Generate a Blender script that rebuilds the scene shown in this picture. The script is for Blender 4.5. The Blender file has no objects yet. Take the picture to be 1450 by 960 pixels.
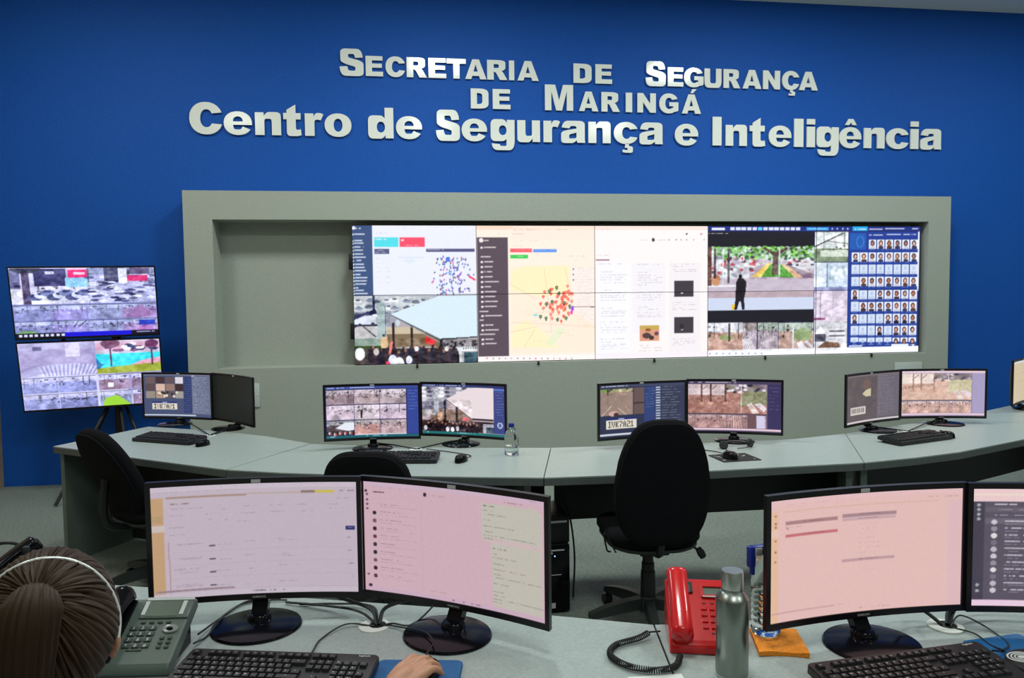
import bpy, bmesh, math, random
import numpy as np
from mathutils import Vector, Matrix, geometry, noise
from math import pi, sin, cos, radians

SC = bpy.context.scene
COL = SC.collection

# ---------------------------------------------------------------- camera
cd = bpy.data.cameras.new('camera'); cam = bpy.data.objects.new('camera', cd); COL.objects.link(cam)
cd.sensor_width = 36.0; cd.lens = 36.0 * 1045 / 1450; cd.clip_start = 0.05; cd.clip_end = 60
PIT, ROL, YAW = 0.0558, -0.0114, 0.138
fw = Vector((sin(YAW) * cos(PIT), cos(YAW) * cos(PIT), -sin(PIT)))
r0 = Vector((cos(YAW), -sin(YAW), 0)); u0 = r0.cross(fw)
rr = r0 * cos(ROL) + u0 * sin(ROL); uu = -r0 * sin(ROL) + u0 * cos(ROL)
cam.matrix_world = Matrix(((rr.x, uu.x, -fw.x, 0.4772), (rr.y, uu.y, -fw.y, -6.5124), (rr.z, uu.z, -fw.z, 1.57), (0, 0, 0, 1)))
SC.camera = cam

# ---------------------------------------------------------------- world, lights, exposure
SC.view_settings.view_transform = 'Standard'; SC.view_settings.look = 'None'
SC.view_settings.gamma = 1.0; SC.view_settings.use_curve_mapping = False
SC.view_settings.exposure = 0.0
wd = bpy.data.worlds.new('world'); SC.world = wd; wd.use_nodes = True
wd.node_tree.nodes['Background'].inputs[0].default_value = (0.5, 0.6, 0.58, 1)
wd.node_tree.nodes['Background'].inputs[1].default_value = 0.05
LAMPS = [(0.85, -1.85, 62), (3.75, -1.85, 62), (-2.0, -1.9, 42), (6.4, -1.9, 42),
         (0.85, -4.9, 40), (3.75, -4.9, 40), (-2.0, -4.9, 25), (0.85, -7.6, 30), (3.75, -7.6, 30)]
for lx, ly, pw in LAMPS:
    ld = bpy.data.lights.new('ceiling_lamp', 'AREA'); ld.shape = 'SQUARE'; ld.size = 0.58
    ld.energy = pw; ld.color = (0.93, 1.0, 0.94)
    lo = bpy.data.objects.new('ceiling_lamp', ld); lo.location = (lx, ly, 4.34); COL.objects.link(lo)

# ---------------------------------------------------------------- materials
def lin(c):
    c = np.asarray(c, float)
    return np.where(c <= 0.04045, c / 12.92, ((c + 0.055) / 1.055) ** 2.4)
def L3(r, g, b): return tuple(float(x) for x in lin([r / 255, g / 255, b / 255]))
def mat(name, col, rough=0.5, metal=0.0, spec=0.5, var=0.0, scale=40, bump=0.0, bscale=120, coat=0.0, trans=0.0, emit=None, ior=1.45, aniso=0.0, stretch=None):
    m = bpy.data.materials.new(name); m.use_nodes = True; nt = m.node_tree; b = nt.nodes['Principled BSDF']
    b.inputs['Base Color'].default_value = (*col, 1); b.inputs['Roughness'].default_value = rough
    b.inputs['Metallic'].default_value = metal; b.inputs['Specular IOR Level'].default_value = spec
    b.inputs['Coat Weight'].default_value = coat; b.inputs['Transmission Weight'].default_value = trans
    b.inputs['IOR'].default_value = ior; b.inputs['Anisotropic'].default_value = aniso
    if emit:
        b.inputs['Emission Color'].default_value = (*emit[0], 1); b.inputs['Emission Strength'].default_value = emit[1]
    if var or bump:
        tc = nt.nodes.new('ShaderNodeTexCoord'); mp = nt.nodes.new('ShaderNodeMapping'); nt.links.new(tc.outputs['Object'], mp.inputs[0])
        if stretch: mp.inputs['Scale'].default_value = stretch
    if var:
        n = nt.nodes.new('ShaderNodeTexNoise'); n.inputs['Scale'].default_value = scale; n.inputs['Detail'].default_value = 4
        nt.links.new(mp.outputs[0], n.inputs['Vector'])
        r = nt.nodes.new('ShaderNodeValToRGB'); r.color_ramp.elements[0].position = 0.3; r.color_ramp.elements[1].position = 0.7
        r.color_ramp.elements[0].color = (*[c * (1 - var) for c in col], 1); r.color_ramp.elements[1].color = (*[min(1, c * (1 + var)) for c in col], 1)
        nt.links.new(n.outputs['Fac'], r.inputs[0]); nt.links.new(r.outputs[0], b.inputs['Base Color'])
    if bump:
        n = nt.nodes.new('ShaderNodeTexNoise'); n.inputs['Scale'].default_value = bscale; n.inputs['Detail'].default_value = 3
        nt.links.new(mp.outputs[0], n.inputs['Vector'])
        bp = nt.nodes.new('ShaderNodeBump'); bp.inputs['Strength'].default_value = bump; bp.inputs['Distance'].default_value = 0.01
        nt.links.new(n.outputs['Fac'], bp.inputs['Height']); nt.links.new(bp.outputs[0], b.inputs['Normal'])
    return m

M = dict(
    blue=mat('blue_paint', (0.007, 0.094, 0.46), 0.6, spec=0.25, var=0.10, scale=90, bump=0.25, bscale=160),
    grey_wall=mat('grey_textured_paint', (0.385, 0.42, 0.375), 0.8, var=0.10, scale=110, bump=0.4, bscale=160),
    beige=mat('beige_paint', (0.42, 0.30, 0.20), 0.7, var=0.08, scale=6),
    pale_wall=mat('pale_paint', (0.5, 0.52, 0.48), 0.8, var=0.04, scale=8),
    ceiling=mat('ceiling_paint', (0.82, 0.86, 0.84), 0.85, var=0.05, scale=60),
    floor=mat('grey_carpet', (0.20, 0.235, 0.21), 0.85, var=0.22, scale=55, bump=0.5, bscale=300),
    letter=mat('white_acrylic', (0.90, 0.92, 0.87), 0.12, spec=0.5),
    laminate=mat('grey_laminate', (0.335, 0.385, 0.378), 0.42, var=0.10, scale=130),
    edge=mat('grey_edge_band', (0.085, 0.10, 0.10), 0.5, var=0.08, scale=90),
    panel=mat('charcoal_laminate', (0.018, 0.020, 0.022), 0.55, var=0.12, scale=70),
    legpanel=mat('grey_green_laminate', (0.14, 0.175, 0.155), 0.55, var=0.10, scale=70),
    plastic=mat('black_plastic', (0.010, 0.010, 0.012), 0.42),
    gloss=mat('glossy_black_plastic', (0.004, 0.004, 0.006), 0.14, spec=0.22),
    bezel=mat('black_bezel', (0.010, 0.007, 0.010), 0.3),
    rubber=mat('black_rubber', (0.012, 0.014, 0.016), 0.6),
    cable=mat('black_cable', (0.010, 0.014, 0.016), 0.45),
    keytop=mat('keycap_black', (0.012, 0.012, 0.014), 0.5),
    fabric=mat('black_fabric', (0.006, 0.006, 0.008), 0.95, spec=0.15, var=0.3, scale=220, bump=0.5, bscale=500),
    darkplastic=mat('dark_grey_plastic', (0.022, 0.027, 0.027), 0.45),
    white=mat('white_plastic', (0.72, 0.74, 0.70), 0.4),
    sticker=mat('white_sticker', (0.50, 0.52, 0.50), 0.6),
    mark=mat('light_grey_print', (0.55, 0.57, 0.58), 0.5),
    chrome=mat('chrome', (0.75, 0.76, 0.76), 0.15, metal=1.0),
    steel=mat('brushed_steel', (0.28, 0.30, 0.28), 0.27, metal=1.0, aniso=0.7, var=0.08, scale=30, stretch=(1, 1, 0.06)),
    steelcap=mat('polished_steel', (0.52, 0.54, 0.51), 0.30, metal=1.0),
    red=mat('red_glossy_plastic', (0.62, 0.006, 0.010), 0.22, spec=0.5, coat=0.3),
    redkey=mat('dark_red_print', (0.05, 0.002, 0.003), 0.4),
    lcd=mat('grey_lcd', (0.13, 0.16, 0.13), 0.25),
    phonegrey=mat('grey_green_plastic', (0.095, 0.125, 0.112), 0.38),
    phonekey=mat('dark_phone_key', (0.045, 0.060, 0.055), 0.35),
    silver=mat('silver_plastic', (0.55, 0.58, 0.58), 0.22),
    bandsilver=mat('silver_headband_metal', (0.78, 0.80, 0.78), 0.25, metal=0.35),
    darksilver=mat('dark_silver_plastic', (0.22, 0.25, 0.24), 0.2),
    padblue=mat('blue_rubber_mat', (0.008, 0.11, 0.30), 0.5, var=0.1, scale=80),
    orange=mat('orange_cloth', (0.85, 0.27, 0.02), 0.9, var=0.12, scale=120, bump=0.6, bscale=260),
    paper=mat('white_paper', (0.72, 0.75, 0.72), 0.8),
    bluecap=mat('blue_cap_plastic', (0.01, 0.03, 0.28), 0.35),
    glass=mat('clear_plastic', (0.92, 0.95, 0.97), 0.04, trans=1.0, ior=1.25),
    water=mat('water', (0.9, 0.95, 0.95), 0.0, trans=1.0, ior=1.33),
    skin=mat('skin', (0.46, 0.225, 0.14), 0.5, var=0.08, scale=60),
    nail=mat('fingernail', (0.62, 0.36, 0.28), 0.3),
    shirt=mat('pale_blue_cloth', (0.45, 0.55, 0.58), 0.9, var=0.06, scale=60),
    hair=mat('brown_hair', (0.034, 0.018, 0.009), 0.5, spec=0.22),
    hairlight=mat('lighter_brown_hair', (0.085, 0.048, 0.024), 0.42, spec=0.35),
    plate=mat('pale_grey_panel', (0.50, 0.56, 0.54), 0.6),
    led=mat('blue_led', (0.1, 0.2, 0.9), 0.4, emit=((0.25, 0.45, 1.0), 3.0)),
    pencil=mat('wood', (0.3, 0.16, 0.07), 0.6),
)

# ---------------------------------------------------------------- helpers
def tag(o, label=None, cat=None, group=None, kind=None):
    if label: o['label'] = label
    if cat: o['category'] = cat
    if group: o['group'] = group
    if kind: o['kind'] = kind
    return o
def empty(name, loc=(0, 0, 0), rz=0.0, label=None, cat=None, group=None, rx=0.0):
    o = bpy.data.objects.new(name, None); o.empty_display_size = 0.05; COL.objects.link(o)
    o.location = loc; o.rotation_euler = (rx, 0, rz)
    return tag(o, label, cat, group)
def link(name, me, parent=None, loc=(0, 0, 0), rot=(0, 0, 0)):
    o = bpy.data.objects.new(name, me); COL.objects.link(o); o.location = loc; o.rotation_euler = rot
    if parent is not None: o.parent = parent
    return o
def copy_tree(o, parent=None):
    c = o.copy(); COL.objects.link(c)
    if parent is not None: c.parent = parent
    for ch in list(o.children): copy_tree(ch, c)
    return c

class MB:
    """collects shapes, builds one mesh"""
    def __init__(s): s.v = []; s.f = []; s.m = []; s.mats = []; s.cur = 0
    def mat(s, m):
        if m not in s.mats: s.mats.append(m)
        s.cur = s.mats.index(m); return s
    def add(s, vs, fs, T=None):
        b = len(s.v)
        for v in vs:
            v = Vector(v)
            s.v.append(tuple(T @ v) if T is not None else tuple(v))
        for f in fs: s.f.append(tuple(b + i for i in f)); s.m.append(s.cur)
        return s
    def box(s, x0, x1, y0, y1, z0, z1, bev=0.0, T=None, seg=2):
        if bev <= 0:
            vs = [(x, y, z) for z in (z0, z1) for y in (y0, y1) for x in (x0, x1)]
            return s.add(vs, [(0, 2, 3, 1), (4, 5, 7, 6), (0, 1, 5, 4), (2, 6, 7, 3), (0, 4, 6, 2), (1, 3, 7, 5)], T)
        bm = bmesh.new(); bmesh.ops.create_cube(bm, size=1)
        bmesh.ops.scale(bm, vec=(x1 - x0, y1 - y0, z1 - z0), verts=bm.verts)
        bmesh.ops.translate(bm, vec=((x0 + x1) / 2, (y0 + y1) / 2, (z0 + z1) / 2), verts=bm.verts)
        bmesh.ops.bevel(bm, geom=bm.edges[:], offset=bev, segments=seg, affect='EDGES', profile=0.5)
        return s.bm(bm, T)
    def bm(s, bm, T=None):
        bm.verts.index_update()
        s.add([v.co.copy() for v in bm.verts], [[v.index for v in f.verts] for f in bm.faces], T); bm.free(); return s
    def lathe(s, prof, n=32, T=None, sx=1.0, sy=1.0):
        vs = []; fs = []
        for r, z in prof:
            for k in range(n):
                a = 2 * pi * k / n; vs.append((r * cos(a) * sx, r * sin(a) * sy, z))
        for i in range(len(prof) - 1):
            for k in range(n):
                k2 = (k + 1) % n; fs.append((i * n + k, i * n + k2, (i + 1) * n + k2, (i + 1) * n + k))
        if prof[0][0] > 1e-6: fs.append(tuple(range(n))[::-1])
        if prof[-1][0] > 1e-6: fs.append(tuple((len(prof) - 1) * n + k for k in range(n)))
        return s.add(vs, fs, T)
    def tube(s, pts, r, n=8, T=None, cap=True):
        pts = [Vector(p) for p in pts]; N = len(pts); vs = []; fs = []
        rs = r if isinstance(r, (list, tuple)) else [r] * N
        up = Vector((0, 0, 1)); pn = None
        for i, p in enumerate(pts):
            t = (pts[min(i + 1, N - 1)] - pts[max(i - 1, 0)]).normalized()
            if pn is None:
                a = up if abs(t.dot(up)) < 0.9 else Vector((1, 0, 0)); nn = (a - t * a.dot(t)).normalized()
            else:
                nn = (pn - t * pn.dot(t)); nn = nn.normalized() if nn.length > 1e-6 else pn
            pn = nn; b = t.cross(nn)
            for k in range(n):
                a = 2 * pi * k / n; vs.append(p + (nn * cos(a) + b * sin(a)) * rs[i])
        for i in range(N - 1):
            for k in range(n):
                k2 = (k + 1) % n; fs.append((i * n + k, i * n + k2, (i + 1) * n + k2, (i + 1) * n + k))
        if cap: fs.append(tuple(range(n))[::-1]); fs.append(tuple((N - 1) * n + k for k in range(n)))
        return s.add(vs, fs, T)
    def prism(s, outline, z0, z1, T=None, holes=()):
        loops = [[Vector((x, y, 0)) for x, y in outline]] + [[Vector((x, y, 0)) for x, y in h] for h in holes]
        tris = geometry.tessellate_polygon(loops)
        flat = [v for lp in loops for v in lp]; n = len(flat)
        vs = [(v.x, v.y, z0) for v in flat] + [(v.x, v.y, z1) for v in flat]
        fs = []
        for t in tris:
            a, b, c = (flat[i] for i in t)
            ccw = (b - a).cross(c - a).z > 0
            t = t if ccw else t[::-1]
            fs.append(tuple(i + n for i in t)); fs.append(tuple(t[::-1]))
        o = 0
        for li, lp in enumerate(loops):
            k = len(lp)
            area = sum(lp[i].x * lp[(i + 1) % k].y - lp[(i + 1) % k].x * lp[i].y for i in range(k))
            flip = (area < 0) != (li > 0)
            for i in range(k):
                j = (i + 1) % k
                q = (o + i, o + j, o + j + n, o + i + n)
                fs.append(q[::-1] if flip else q)
            o += k
        return s.add(vs, fs, T)
    def grid(s, fn, nu, nv, T=None):
        vs = [fn(i / nu, j / nv) for j in range(nv + 1) for i in range(nu + 1)]
        fs = [(j * (nu + 1) + i, j * (nu + 1) + i + 1, (j + 1) * (nu + 1) + i + 1, (j + 1) * (nu + 1) + i) for j in range(nv) for i in range(nu)]
        return s.add(vs, fs, T)
    def build(s, name, m=None, parent=None, loc=(0, 0, 0), rot=(0, 0, 0), smooth=35):
        me = bpy.data.meshes.new(name); me.from_pydata(s.v, [], s.f)
        mats = s.mats if s.mats else [m]
        for q in mats: me.materials.append(q)
        if s.mats:
            me.polygons.foreach_set('material_index', s.m)
        if smooth:
            me.polygons.foreach_set('use_smooth', [True] * len(me.polygons)); me.set_sharp_from_angle(angle=radians(smooth))
        me.validate(); me.update()
        return link(name, me, parent, loc, rot)
def Tm(loc=(0, 0, 0), rx=0, ry=0, rz=0, s=(1, 1, 1)):
    return Matrix.Translation(loc) @ Matrix.Rotation(rz, 4, 'Z') @ Matrix.Rotation(ry, 4, 'Y') @ Matrix.Rotation(rx, 4, 'X') @ Matrix.Diagonal((*s, 1))
def spline(pts, n=8):
    """Catmull-Rom through points"""
    P = [Vector(p) for p in pts]; P = [P[0] * 2 - P[1]] + P + [P[-1] * 2 - P[-2]]; out = []
    for i in range(1, len(P) - 2):
        for k in range(n):
            t = k / n; a, b, c, d = P[i - 1:i + 3]
            out.append(0.5 * ((2 * b) + (c - a) * t + (2 * a - 5 * b + 4 * c - d) * t * t + (3 * b - a - 3 * c + d) * t ** 3))
    out.append(P[-2]); return out
def rrect(w, h, r, n=5, cx=0, cy=0):
    out = []
    for sx, sy, a0 in ((1, 1, 0), (-1, 1, 90), (-1, -1, 180), (1, -1, 270)):
        for k in range(n + 1):
            a = radians(a0 + 90 * k / n); out.append((cx + sx * (w / 2 - r) + r * cos(a), cy + sy * (h / 2 - r) + r * sin(a)))
    return out
_txt = {}
def text_mesh(body):
    """triangulated flat lettering from the built-in font: verts, faces, width (height of capitals about 0.7)"""
    if body in _txt: return _txt[body]
    c = bpy.data.curves.new('t', 'FONT'); c.body = body; c.offset = 0.012; c.resolution_u = 3
    o = bpy.data.objects.new('t', c); COL.objects.link(o); dg = bpy.context.evaluated_depsgraph_get(); dg.update()
    me = bpy.data.meshes.new_from_object(o.evaluated_get(dg))
    vs = [v.co.copy() for v in me.vertices]; fs = [tuple(p.vertices) for p in me.polygons]
    bpy.data.objects.remove(o); bpy.data.curves.remove(c); bpy.data.meshes.remove(me)
    w = max([v.x for v in vs] or [0]); _txt[body] = (vs, fs, w); return _txt[body]
def add_text(mb, body, T, size, center=True):
    vs, fs, w = text_mesh(body)
    return mb.add([Vector(((v.x - (w / 2 if center else 0)) * size, v.y * size, 0)) for v in vs], fs, T)

# ---------------------------------------------------------------- the setting
def struct(name, mb, m, bev=0): return tag(mb.build(name, m, smooth=0), kind='structure')
struct('floor', MB().box(-3.05, 9.0, -9.5, 0.4, -0.1, 0.0), M['floor'])
struct('ceiling', MB().box(-3.15, 9.1, -9.6, 0.4, 4.36, 4.46), M['ceiling'])
struct('wall_back', MB().box(-3.15, 9.1, 0.28, 0.4, 0.0, 4.36), M['blue'])
struct('wall_left', MB().box(-3.15, -2.99, -9.6, 0.28, 0.0, 4.36), M['beige'])
struct('wall_right', MB().box(9.0, 9.12, -9.6, 0.28, 0.0, 4.36), M['pale_wall'])
struct('wall_rear', MB().box(-3.15, 9.1, -9.6, -9.5, 0.0, 4.36), M['pale_wall'])
# grey plastered surround that stands proud of the blue wall, with the recess for the video wall
NX0, NX1, NZT = -1.374, 5.664, 0.924 + 1.57
IX0, IX1, IZT, IZB = -1.142, 5.432, 0.684 + 1.57, 0.993
nb = MB()
nb.prism([(NX0, 0.0), (NX1, 0.0), (NX1, NZT), (NX0, NZT)], 0.0, 0.28, T=Tm(rx=pi / 2, loc=(0, 0.28, 0)), holes=[[(IX0, IZB), (IX1, IZB), (IX1, IZT), (IX0, IZT)]])
nb.box(IX0, IX1, 0.262, 0.279, IZB, IZT)
struct('wall_niche', nb, M['grey_wall'])

# ---------------------------------------------------------------- raised lettering
def q(pts, n=5):
    """points with optional third 'c' flag (quadratic control) -> polyline"""
    P = []
    N = len(pts)
    ex = []
    for i, p in enumerate(pts):
        ex.append(p)
        nx = pts[(i + 1) % N]
        if len(p) == 3 and len(nx) == 3: ex.append(((p[0] + nx[0]) / 2, (p[1] + nx[1]) / 2))
    k0 = next(i for i, p in enumerate(ex) if len(p) == 2); ex = ex[k0:] + ex[:k0]
    i = 0
    while i < len(ex):
        p = ex[i]
        P.append((p[0], p[1]))
        c = ex[(i + 1) % len(ex)]
        if len(c) == 3:
            e = ex[(i + 2) % len(ex)]
            for k in range(1, n):
                t = k / n; P.append(((1 - t) ** 2 * p[0] + 2 * t * (1 - t) * c[0] + t * t * e[0], (1 - t) ** 2 * p[1] + 2 * t * (1 - t) * c[1] + t * t * e[1]))
            i += 2
        else: i += 1
    return P
def arc(cx, cy, rx, ry, a0, a1, n=22, e=2.15):
    o = []
    for k in range(n + 1):
        a = radians(a0 + (a1 - a0) * k / n); c, s = cos(a), sin(a)
        o.append((cx + rx * math.copysign(abs(c) ** (2 / e), c), cy + ry * math.copysign(abs(s) ** (2 / e), s)))
    return o
R_ = lambda x0, y0, x1, y1: [(x0, y0), (x1, y0), (x1, y1), (x0, y1)]
CED = lambda dx, dy: q([(dx + 60, dy + 14), (dx + 150, dy + 14), (dx + 140, dy - 45), (dx + 240, dy - 50, 'c'), (dx + 240, dy - 122, 'c'), (dx + 240, dy - 212, 'c'), (dx + 100, dy - 212, 'c'), (dx + 40, dy - 212, 'c'), (dx - 15, dy - 192), (dx, dy - 128), (dx + 50, dy - 145, 'c'), (dx + 80, dy - 145, 'c'), (dx + 115, dy - 145, 'c'), (dx + 115, dy - 120, 'c'), (dx + 115, dy - 90, 'c'), (dx + 45, dy - 88)])
GC = arc(370, 358, 350, 370, 20, 340) + arc(378, 358, 133, 205, 327, 33)
Gc = arc(300, 260, 300, 272, 22, 338) + arc(312, 260, 108, 145, 324, 36)
Gg = q([(612, 519), (612, 30), (612, -211, 'c'), (330, -211, 'c'), (70, -211, 'c'), (60, -50), (250, -68), (262, -112, 'c'), (325, -112, 'c'), (415, -112, 'c'), (415, -5, 'c'), (415, 60), (360, 5, 'c'), (250, 5, 'c'), (35, 5, 'c'), (35, 262, 'c'), (35, 531, 'c'), (255, 531, 'c'), (375, 531, 'c'), (428, 445), (428, 519)])
Ge = arc(322, 260, 306, 272, -8, 330) + [(425, 185)] + q([(425, 185), (395, 118, 'c'), (330, 116, 'c'), (222, 116, 'c'), (215, 218)])[:-1] + [(215, 222), (628, 222)]
Gn = q([(50, 0), (50, 519), (235, 519), (235, 437), (270, 480, 'c'), (320, 531, 'c'), (412, 531, 'c'), (607, 531, 'c'), (607, 325, 'c'), (607, 0), (410, 0), (410, 285), (410, 375, 'c'), (335, 375, 'c'), (248, 375, 'c'), (248, 262, 'c'), (248, 0)])
GA = [(265, 716), (510, 716), (778, 0), (544, 0), (508, 118), (256, 118), (221, 0), (0, 0)]
GLY = {
    'C': [(GC, [])], 'c': [(Gc, [])],
    'Ç': [(GC, []), (CED(300, -14), [])], 'ç': [(Gc, []), (CED(225, -14), [])],
    'e': [(Ge, [arc(322, 300, 108, 118, 0, 180, 14)])],
    'ê': [(Ge, [arc(322, 300, 108, 118, 0, 180, 14)]), ([(175, 585), (270, 740), (400, 740), (495, 585), (385, 585), (335, 650), (285, 585)], [])],
    'o': [(arc(333, 260, 310, 272, 0, 350, 35), [arc(333, 260, 102, 152, 0, 345, 23)])],
    'n': [(Gn, [])], 'u': [([(657 - x, 519 - y) for x, y in Gn], [])],
    'r': [(q([(55, 0), (55, 519), (240, 519), (240, 435), (275, 531, 'c'), (355, 531, 'c'), (400, 531, 'c'), (450, 503), (390, 363), (358, 378, 'c'), (335, 378, 'c'), (255, 378, 'c'), (255, 190, 'c'), (255, 0)]), [])],
    't': [(q([(95, 590), (295, 716), (295, 519), (405, 519), (405, 375), (295, 375), (295, 195), (295, 135, 'c'), (345, 135, 'c'), (370, 135, 'c'), (405, 148), (420, 12), (340, -12, 'c'), (270, -12, 'c'), (95, -12, 'c'), (95, 180, 'c'), (95, 375), (20, 375), (20, 519), (95, 519)]), [])],
    'd': [(q([(612, 716), (415, 716), (415, 465), (360, 531, 'c'), (260, 531, 'c'), (35, 531, 'c'), (35, 262, 'c'), (35, -12, 'c'), (255, -12, 'c'), (375, -12, 'c'), (428, 75), (428, 0), (612, 0)]), [arc(325, 260, 93, 128, 0, 345, 23)])],
    'g': [(Gg, [arc(325, 268, 92, 118, 0, 345, 23)])],
    'a': [(q([(612, 0), (425, 0), (415, 25), (412, 62), (340, -12, 'c'), (215, -12, 'c'), (35, -12, 'c'), (35, 150, 'c'), (35, 275, 'c'), (185, 305), (360, 335), (405, 345), (405, 405, 'c'), (330, 405, 'c'), (250, 405, 'c'), (235, 348), (50, 365), (75, 531, 'c'), (335, 531, 'c'), (600, 531, 'c'), (600, 330, 'c'), (600, 110), (600, 40, 'c')]), [q([(403, 245), (330, 225), (272, 210), (225, 195, 'c'), (225, 150, 'c'), (225, 100, 'c'), (285, 100, 'c'), (403, 105, 'c'), (403, 215, 'c')])])],
    'i': [(R_(70, 0, 265, 519), []), (R_(70, 580, 265, 716), [])], 'l': [(R_(70, 0, 265, 716), [])], 'I': [(R_(82, 0, 308, 716), [])],
    'S': [(q([(38, 235), (250, 250), (262, 130, 'c'), (370, 130, 'c'), (465, 130, 'c'), (465, 200, 'c'), (465, 245, 'c'), (330, 278), (65, 340, 'c'), (65, 512, 'c'), (65, 728, 'c'), (360, 728, 'c'), (650, 728, 'c'), (672, 498), (462, 485), (450, 588, 'c'), (355, 588, 'c'), (275, 588, 'c'), (275, 530, 'c'), (275, 488, 'c'), (365, 465), (520, 430), (690, 385, 'c'), (690, 222, 'c'), (690, -12, 'c'), (370, -12, 'c'), (50, -12, 'c')]), [])],
    'E': [([(73, 0), (73, 716), (665, 716), (665, 563), (295, 563), (295, 449), (638, 449), (638, 303), (295, 303), (295, 162), (676, 162), (676, 0)], [])],
    'R': [(q([(73, 0), (73, 716), (442, 716), (690, 716, 'c'), (690, 512, 'c'), (690, 365, 'c'), (548, 322), (600, 300, 'c'), (640, 215), (750, 0), (500, 0), (405, 195), (365, 285, 'c'), (310, 288), (295, 288), (295, 0)]), [q([(295, 568), (295, 425), (390, 425), (468, 425, 'c'), (468, 497, 'c'), (468, 568, 'c'), (393, 568)])])],
    'T': [([(20, 716), (700, 716), (700, 540), (471, 540), (471, 0), (249, 0), (249, 540), (20, 540)], [])],
    'A': [(GA, [[(305, 273), (462, 273), (383, 530)]])],
    'Á': [(GA, [[(305, 273), (462, 273), (383, 530)]]), ([(345, 765), (425, 915), (600, 915), (450, 765)], [])],
    'D': [(q([(73, 0), (73, 716), (402, 716), (715, 716, 'c'), (715, 358, 'c'), (715, 0, 'c'), (402, 0)]), [q([(295, 554), (295, 162), (350, 162), (492, 162, 'c'), (492, 358, 'c'), (492, 554, 'c'), (350, 554)])])],
    'G': [(arc(395, 358, 362, 372, 26, 305) + [(720, 70), (757, 110), (757, 405), (415, 405), (415, 258), (562, 258), (562, 178)] + arc(405, 358, 150, 212, 312, 38), [])],
    'U': [(q([(73, 716), (295, 716), (295, 275), (295, 160, 'c'), (415, 160, 'c'), (535, 160, 'c'), (535, 275), (535, 716), (757, 716), (757, 270), (757, -12, 'c'), (420, -12, 'c'), (73, -12, 'c'), (73, 270)]), [])],
    'N': [([(73, 0), (73, 716), (280, 716), (550, 320), (550, 716), (759, 716), (759, 0), (550, 0), (281, 394), (281, 0)], [])],
    'M': [([(73, 0), (73, 716), (364, 716), (476, 281), (588, 716), (878, 716), (878, 0), (697, 0), (697, 546), (557, 0), (393, 0), (254, 546), (254, 0)], [])],
}
ORD = ['first', 'second', 'third', 'fourth', 'fifth', 'sixth', 'seventh', 'eighth', 'ninth', 'tenth', 'eleventh', 'twelfth']
def sign_letters(word, z, xs, cap, capfirst, group, where):
    for i, (ch, (x0, x1)) in enumerate(zip(word, xs)):
        allp = [p for pl, hs in GLY[ch] for p in pl]
        gx0, gx1 = min(p[0] for p in allp), max(p[0] for p in allp)
        sz = (capfirst if i == 0 and capfirst else cap) / 716
        sx = (x1 - x0) / (gx1 - gx0)
        mb = MB(); f = lambda P: [((x - (gx0 + gx1) / 2) * sx, y * sz) for x, y in P]
        for pl, hs in GLY[ch]: mb.prism(f(pl), 0, 0.015, holes=[f(h) for h in hs], T=Tm(rx=pi / 2))
        o = mb.build('sign_letter', M['letter'], loc=((x0 + x1) / 2, 0.270, z), smooth=30)
        kindw = 'capital' if ch.isupper() else 'small'
        tag(o, f'raised white {kindw} letter {ch}, {ORD[i]} in the word {word} {where}' if len(word) > 1 else f'raised white small letter {ch} standing alone between Segurança and Inteligência', 'letter', group)
G1, G2, G3 = 'raised letters of the top sign row', 'raised letters of the middle sign row', 'raised letters of the bottom sign row'
sign_letters('Secretaria'.upper(), 3.547, [(-0.089, 0.119), (0.137, 0.288), (0.31, 0.481), (0.496, 0.675), (0.69, 0.848), (0.854, 1.026), (1.019, 1.211), (1.218, 1.401), (1.418, 1.466), (1.495, 1.691)], 0.175, 0.228, G1, 'of the top row')
sign_letters('DE', 3.540, [(2.017, 2.187), (2.224, 2.382)], 0.175, 0, G1, 'of the top row')
sign_letters('SEGURANÇA', 3.534, [(2.704, 2.899), (2.92, 3.072), (3.079, 3.27), (3.28, 3.448), (3.469, 3.635), (3.66, 3.848), (3.866, 4.038), (4.06, 4.233), (4.233, 4.426)], 0.175, 0.222, G1, 'of the top row')
sign_letters('DE', 3.286, [(1.066, 1.227), (1.266, 1.428)], 0.178, 0, G2, 'of the middle row')
sign_letters('MARINGÁ', 3.286, [(1.748, 2.012), (2.066, 2.25), (2.28, 2.455), (2.513, 2.574), (2.625, 2.803), (2.837, 3.023), (3.058, 3.246)], 0.178, 0.232, G2, 'of the middle row')
sign_letters('Centro', 3.014, [(-1.366, -1.098), (-1.083, -0.847), (-0.821, -0.603), (-0.582, -0.429), (-0.399, -0.239), (-0.23, 0.002)], 0.268, 0, G3, 'of the bottom row')
sign_letters('de', 3.005, [(0.147, 0.37), (0.392, 0.624)], 0.268, 0, G3, 'of the bottom row')
sign_letters('Segurança', 2.996, [(0.747, 0.963), (0.979, 1.21), (1.243, 1.463), (1.489, 1.699), (1.732, 1.887), (1.897, 2.124), (2.154, 2.366), (2.397, 2.624), (2.645, 2.872)], 0.268, 0, G3, 'of the bottom row')
sign_letters('e', 2.991, [(2.989, 3.219)], 0.268, 0, G3, '')
sign_letters('Inteligência', 2.994, [(3.363, 3.451), (3.493, 3.706), (3.735, 3.892), (3.928, 4.159), (4.188, 4.283), (4.319, 4.403), (4.422, 4.65), (4.657, 4.888), (4.917, 5.135), (5.154, 5.392), (5.415, 5.499), (5.522, 5.748)], 0.268, 0, G3, 'of the bottom row')

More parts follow.
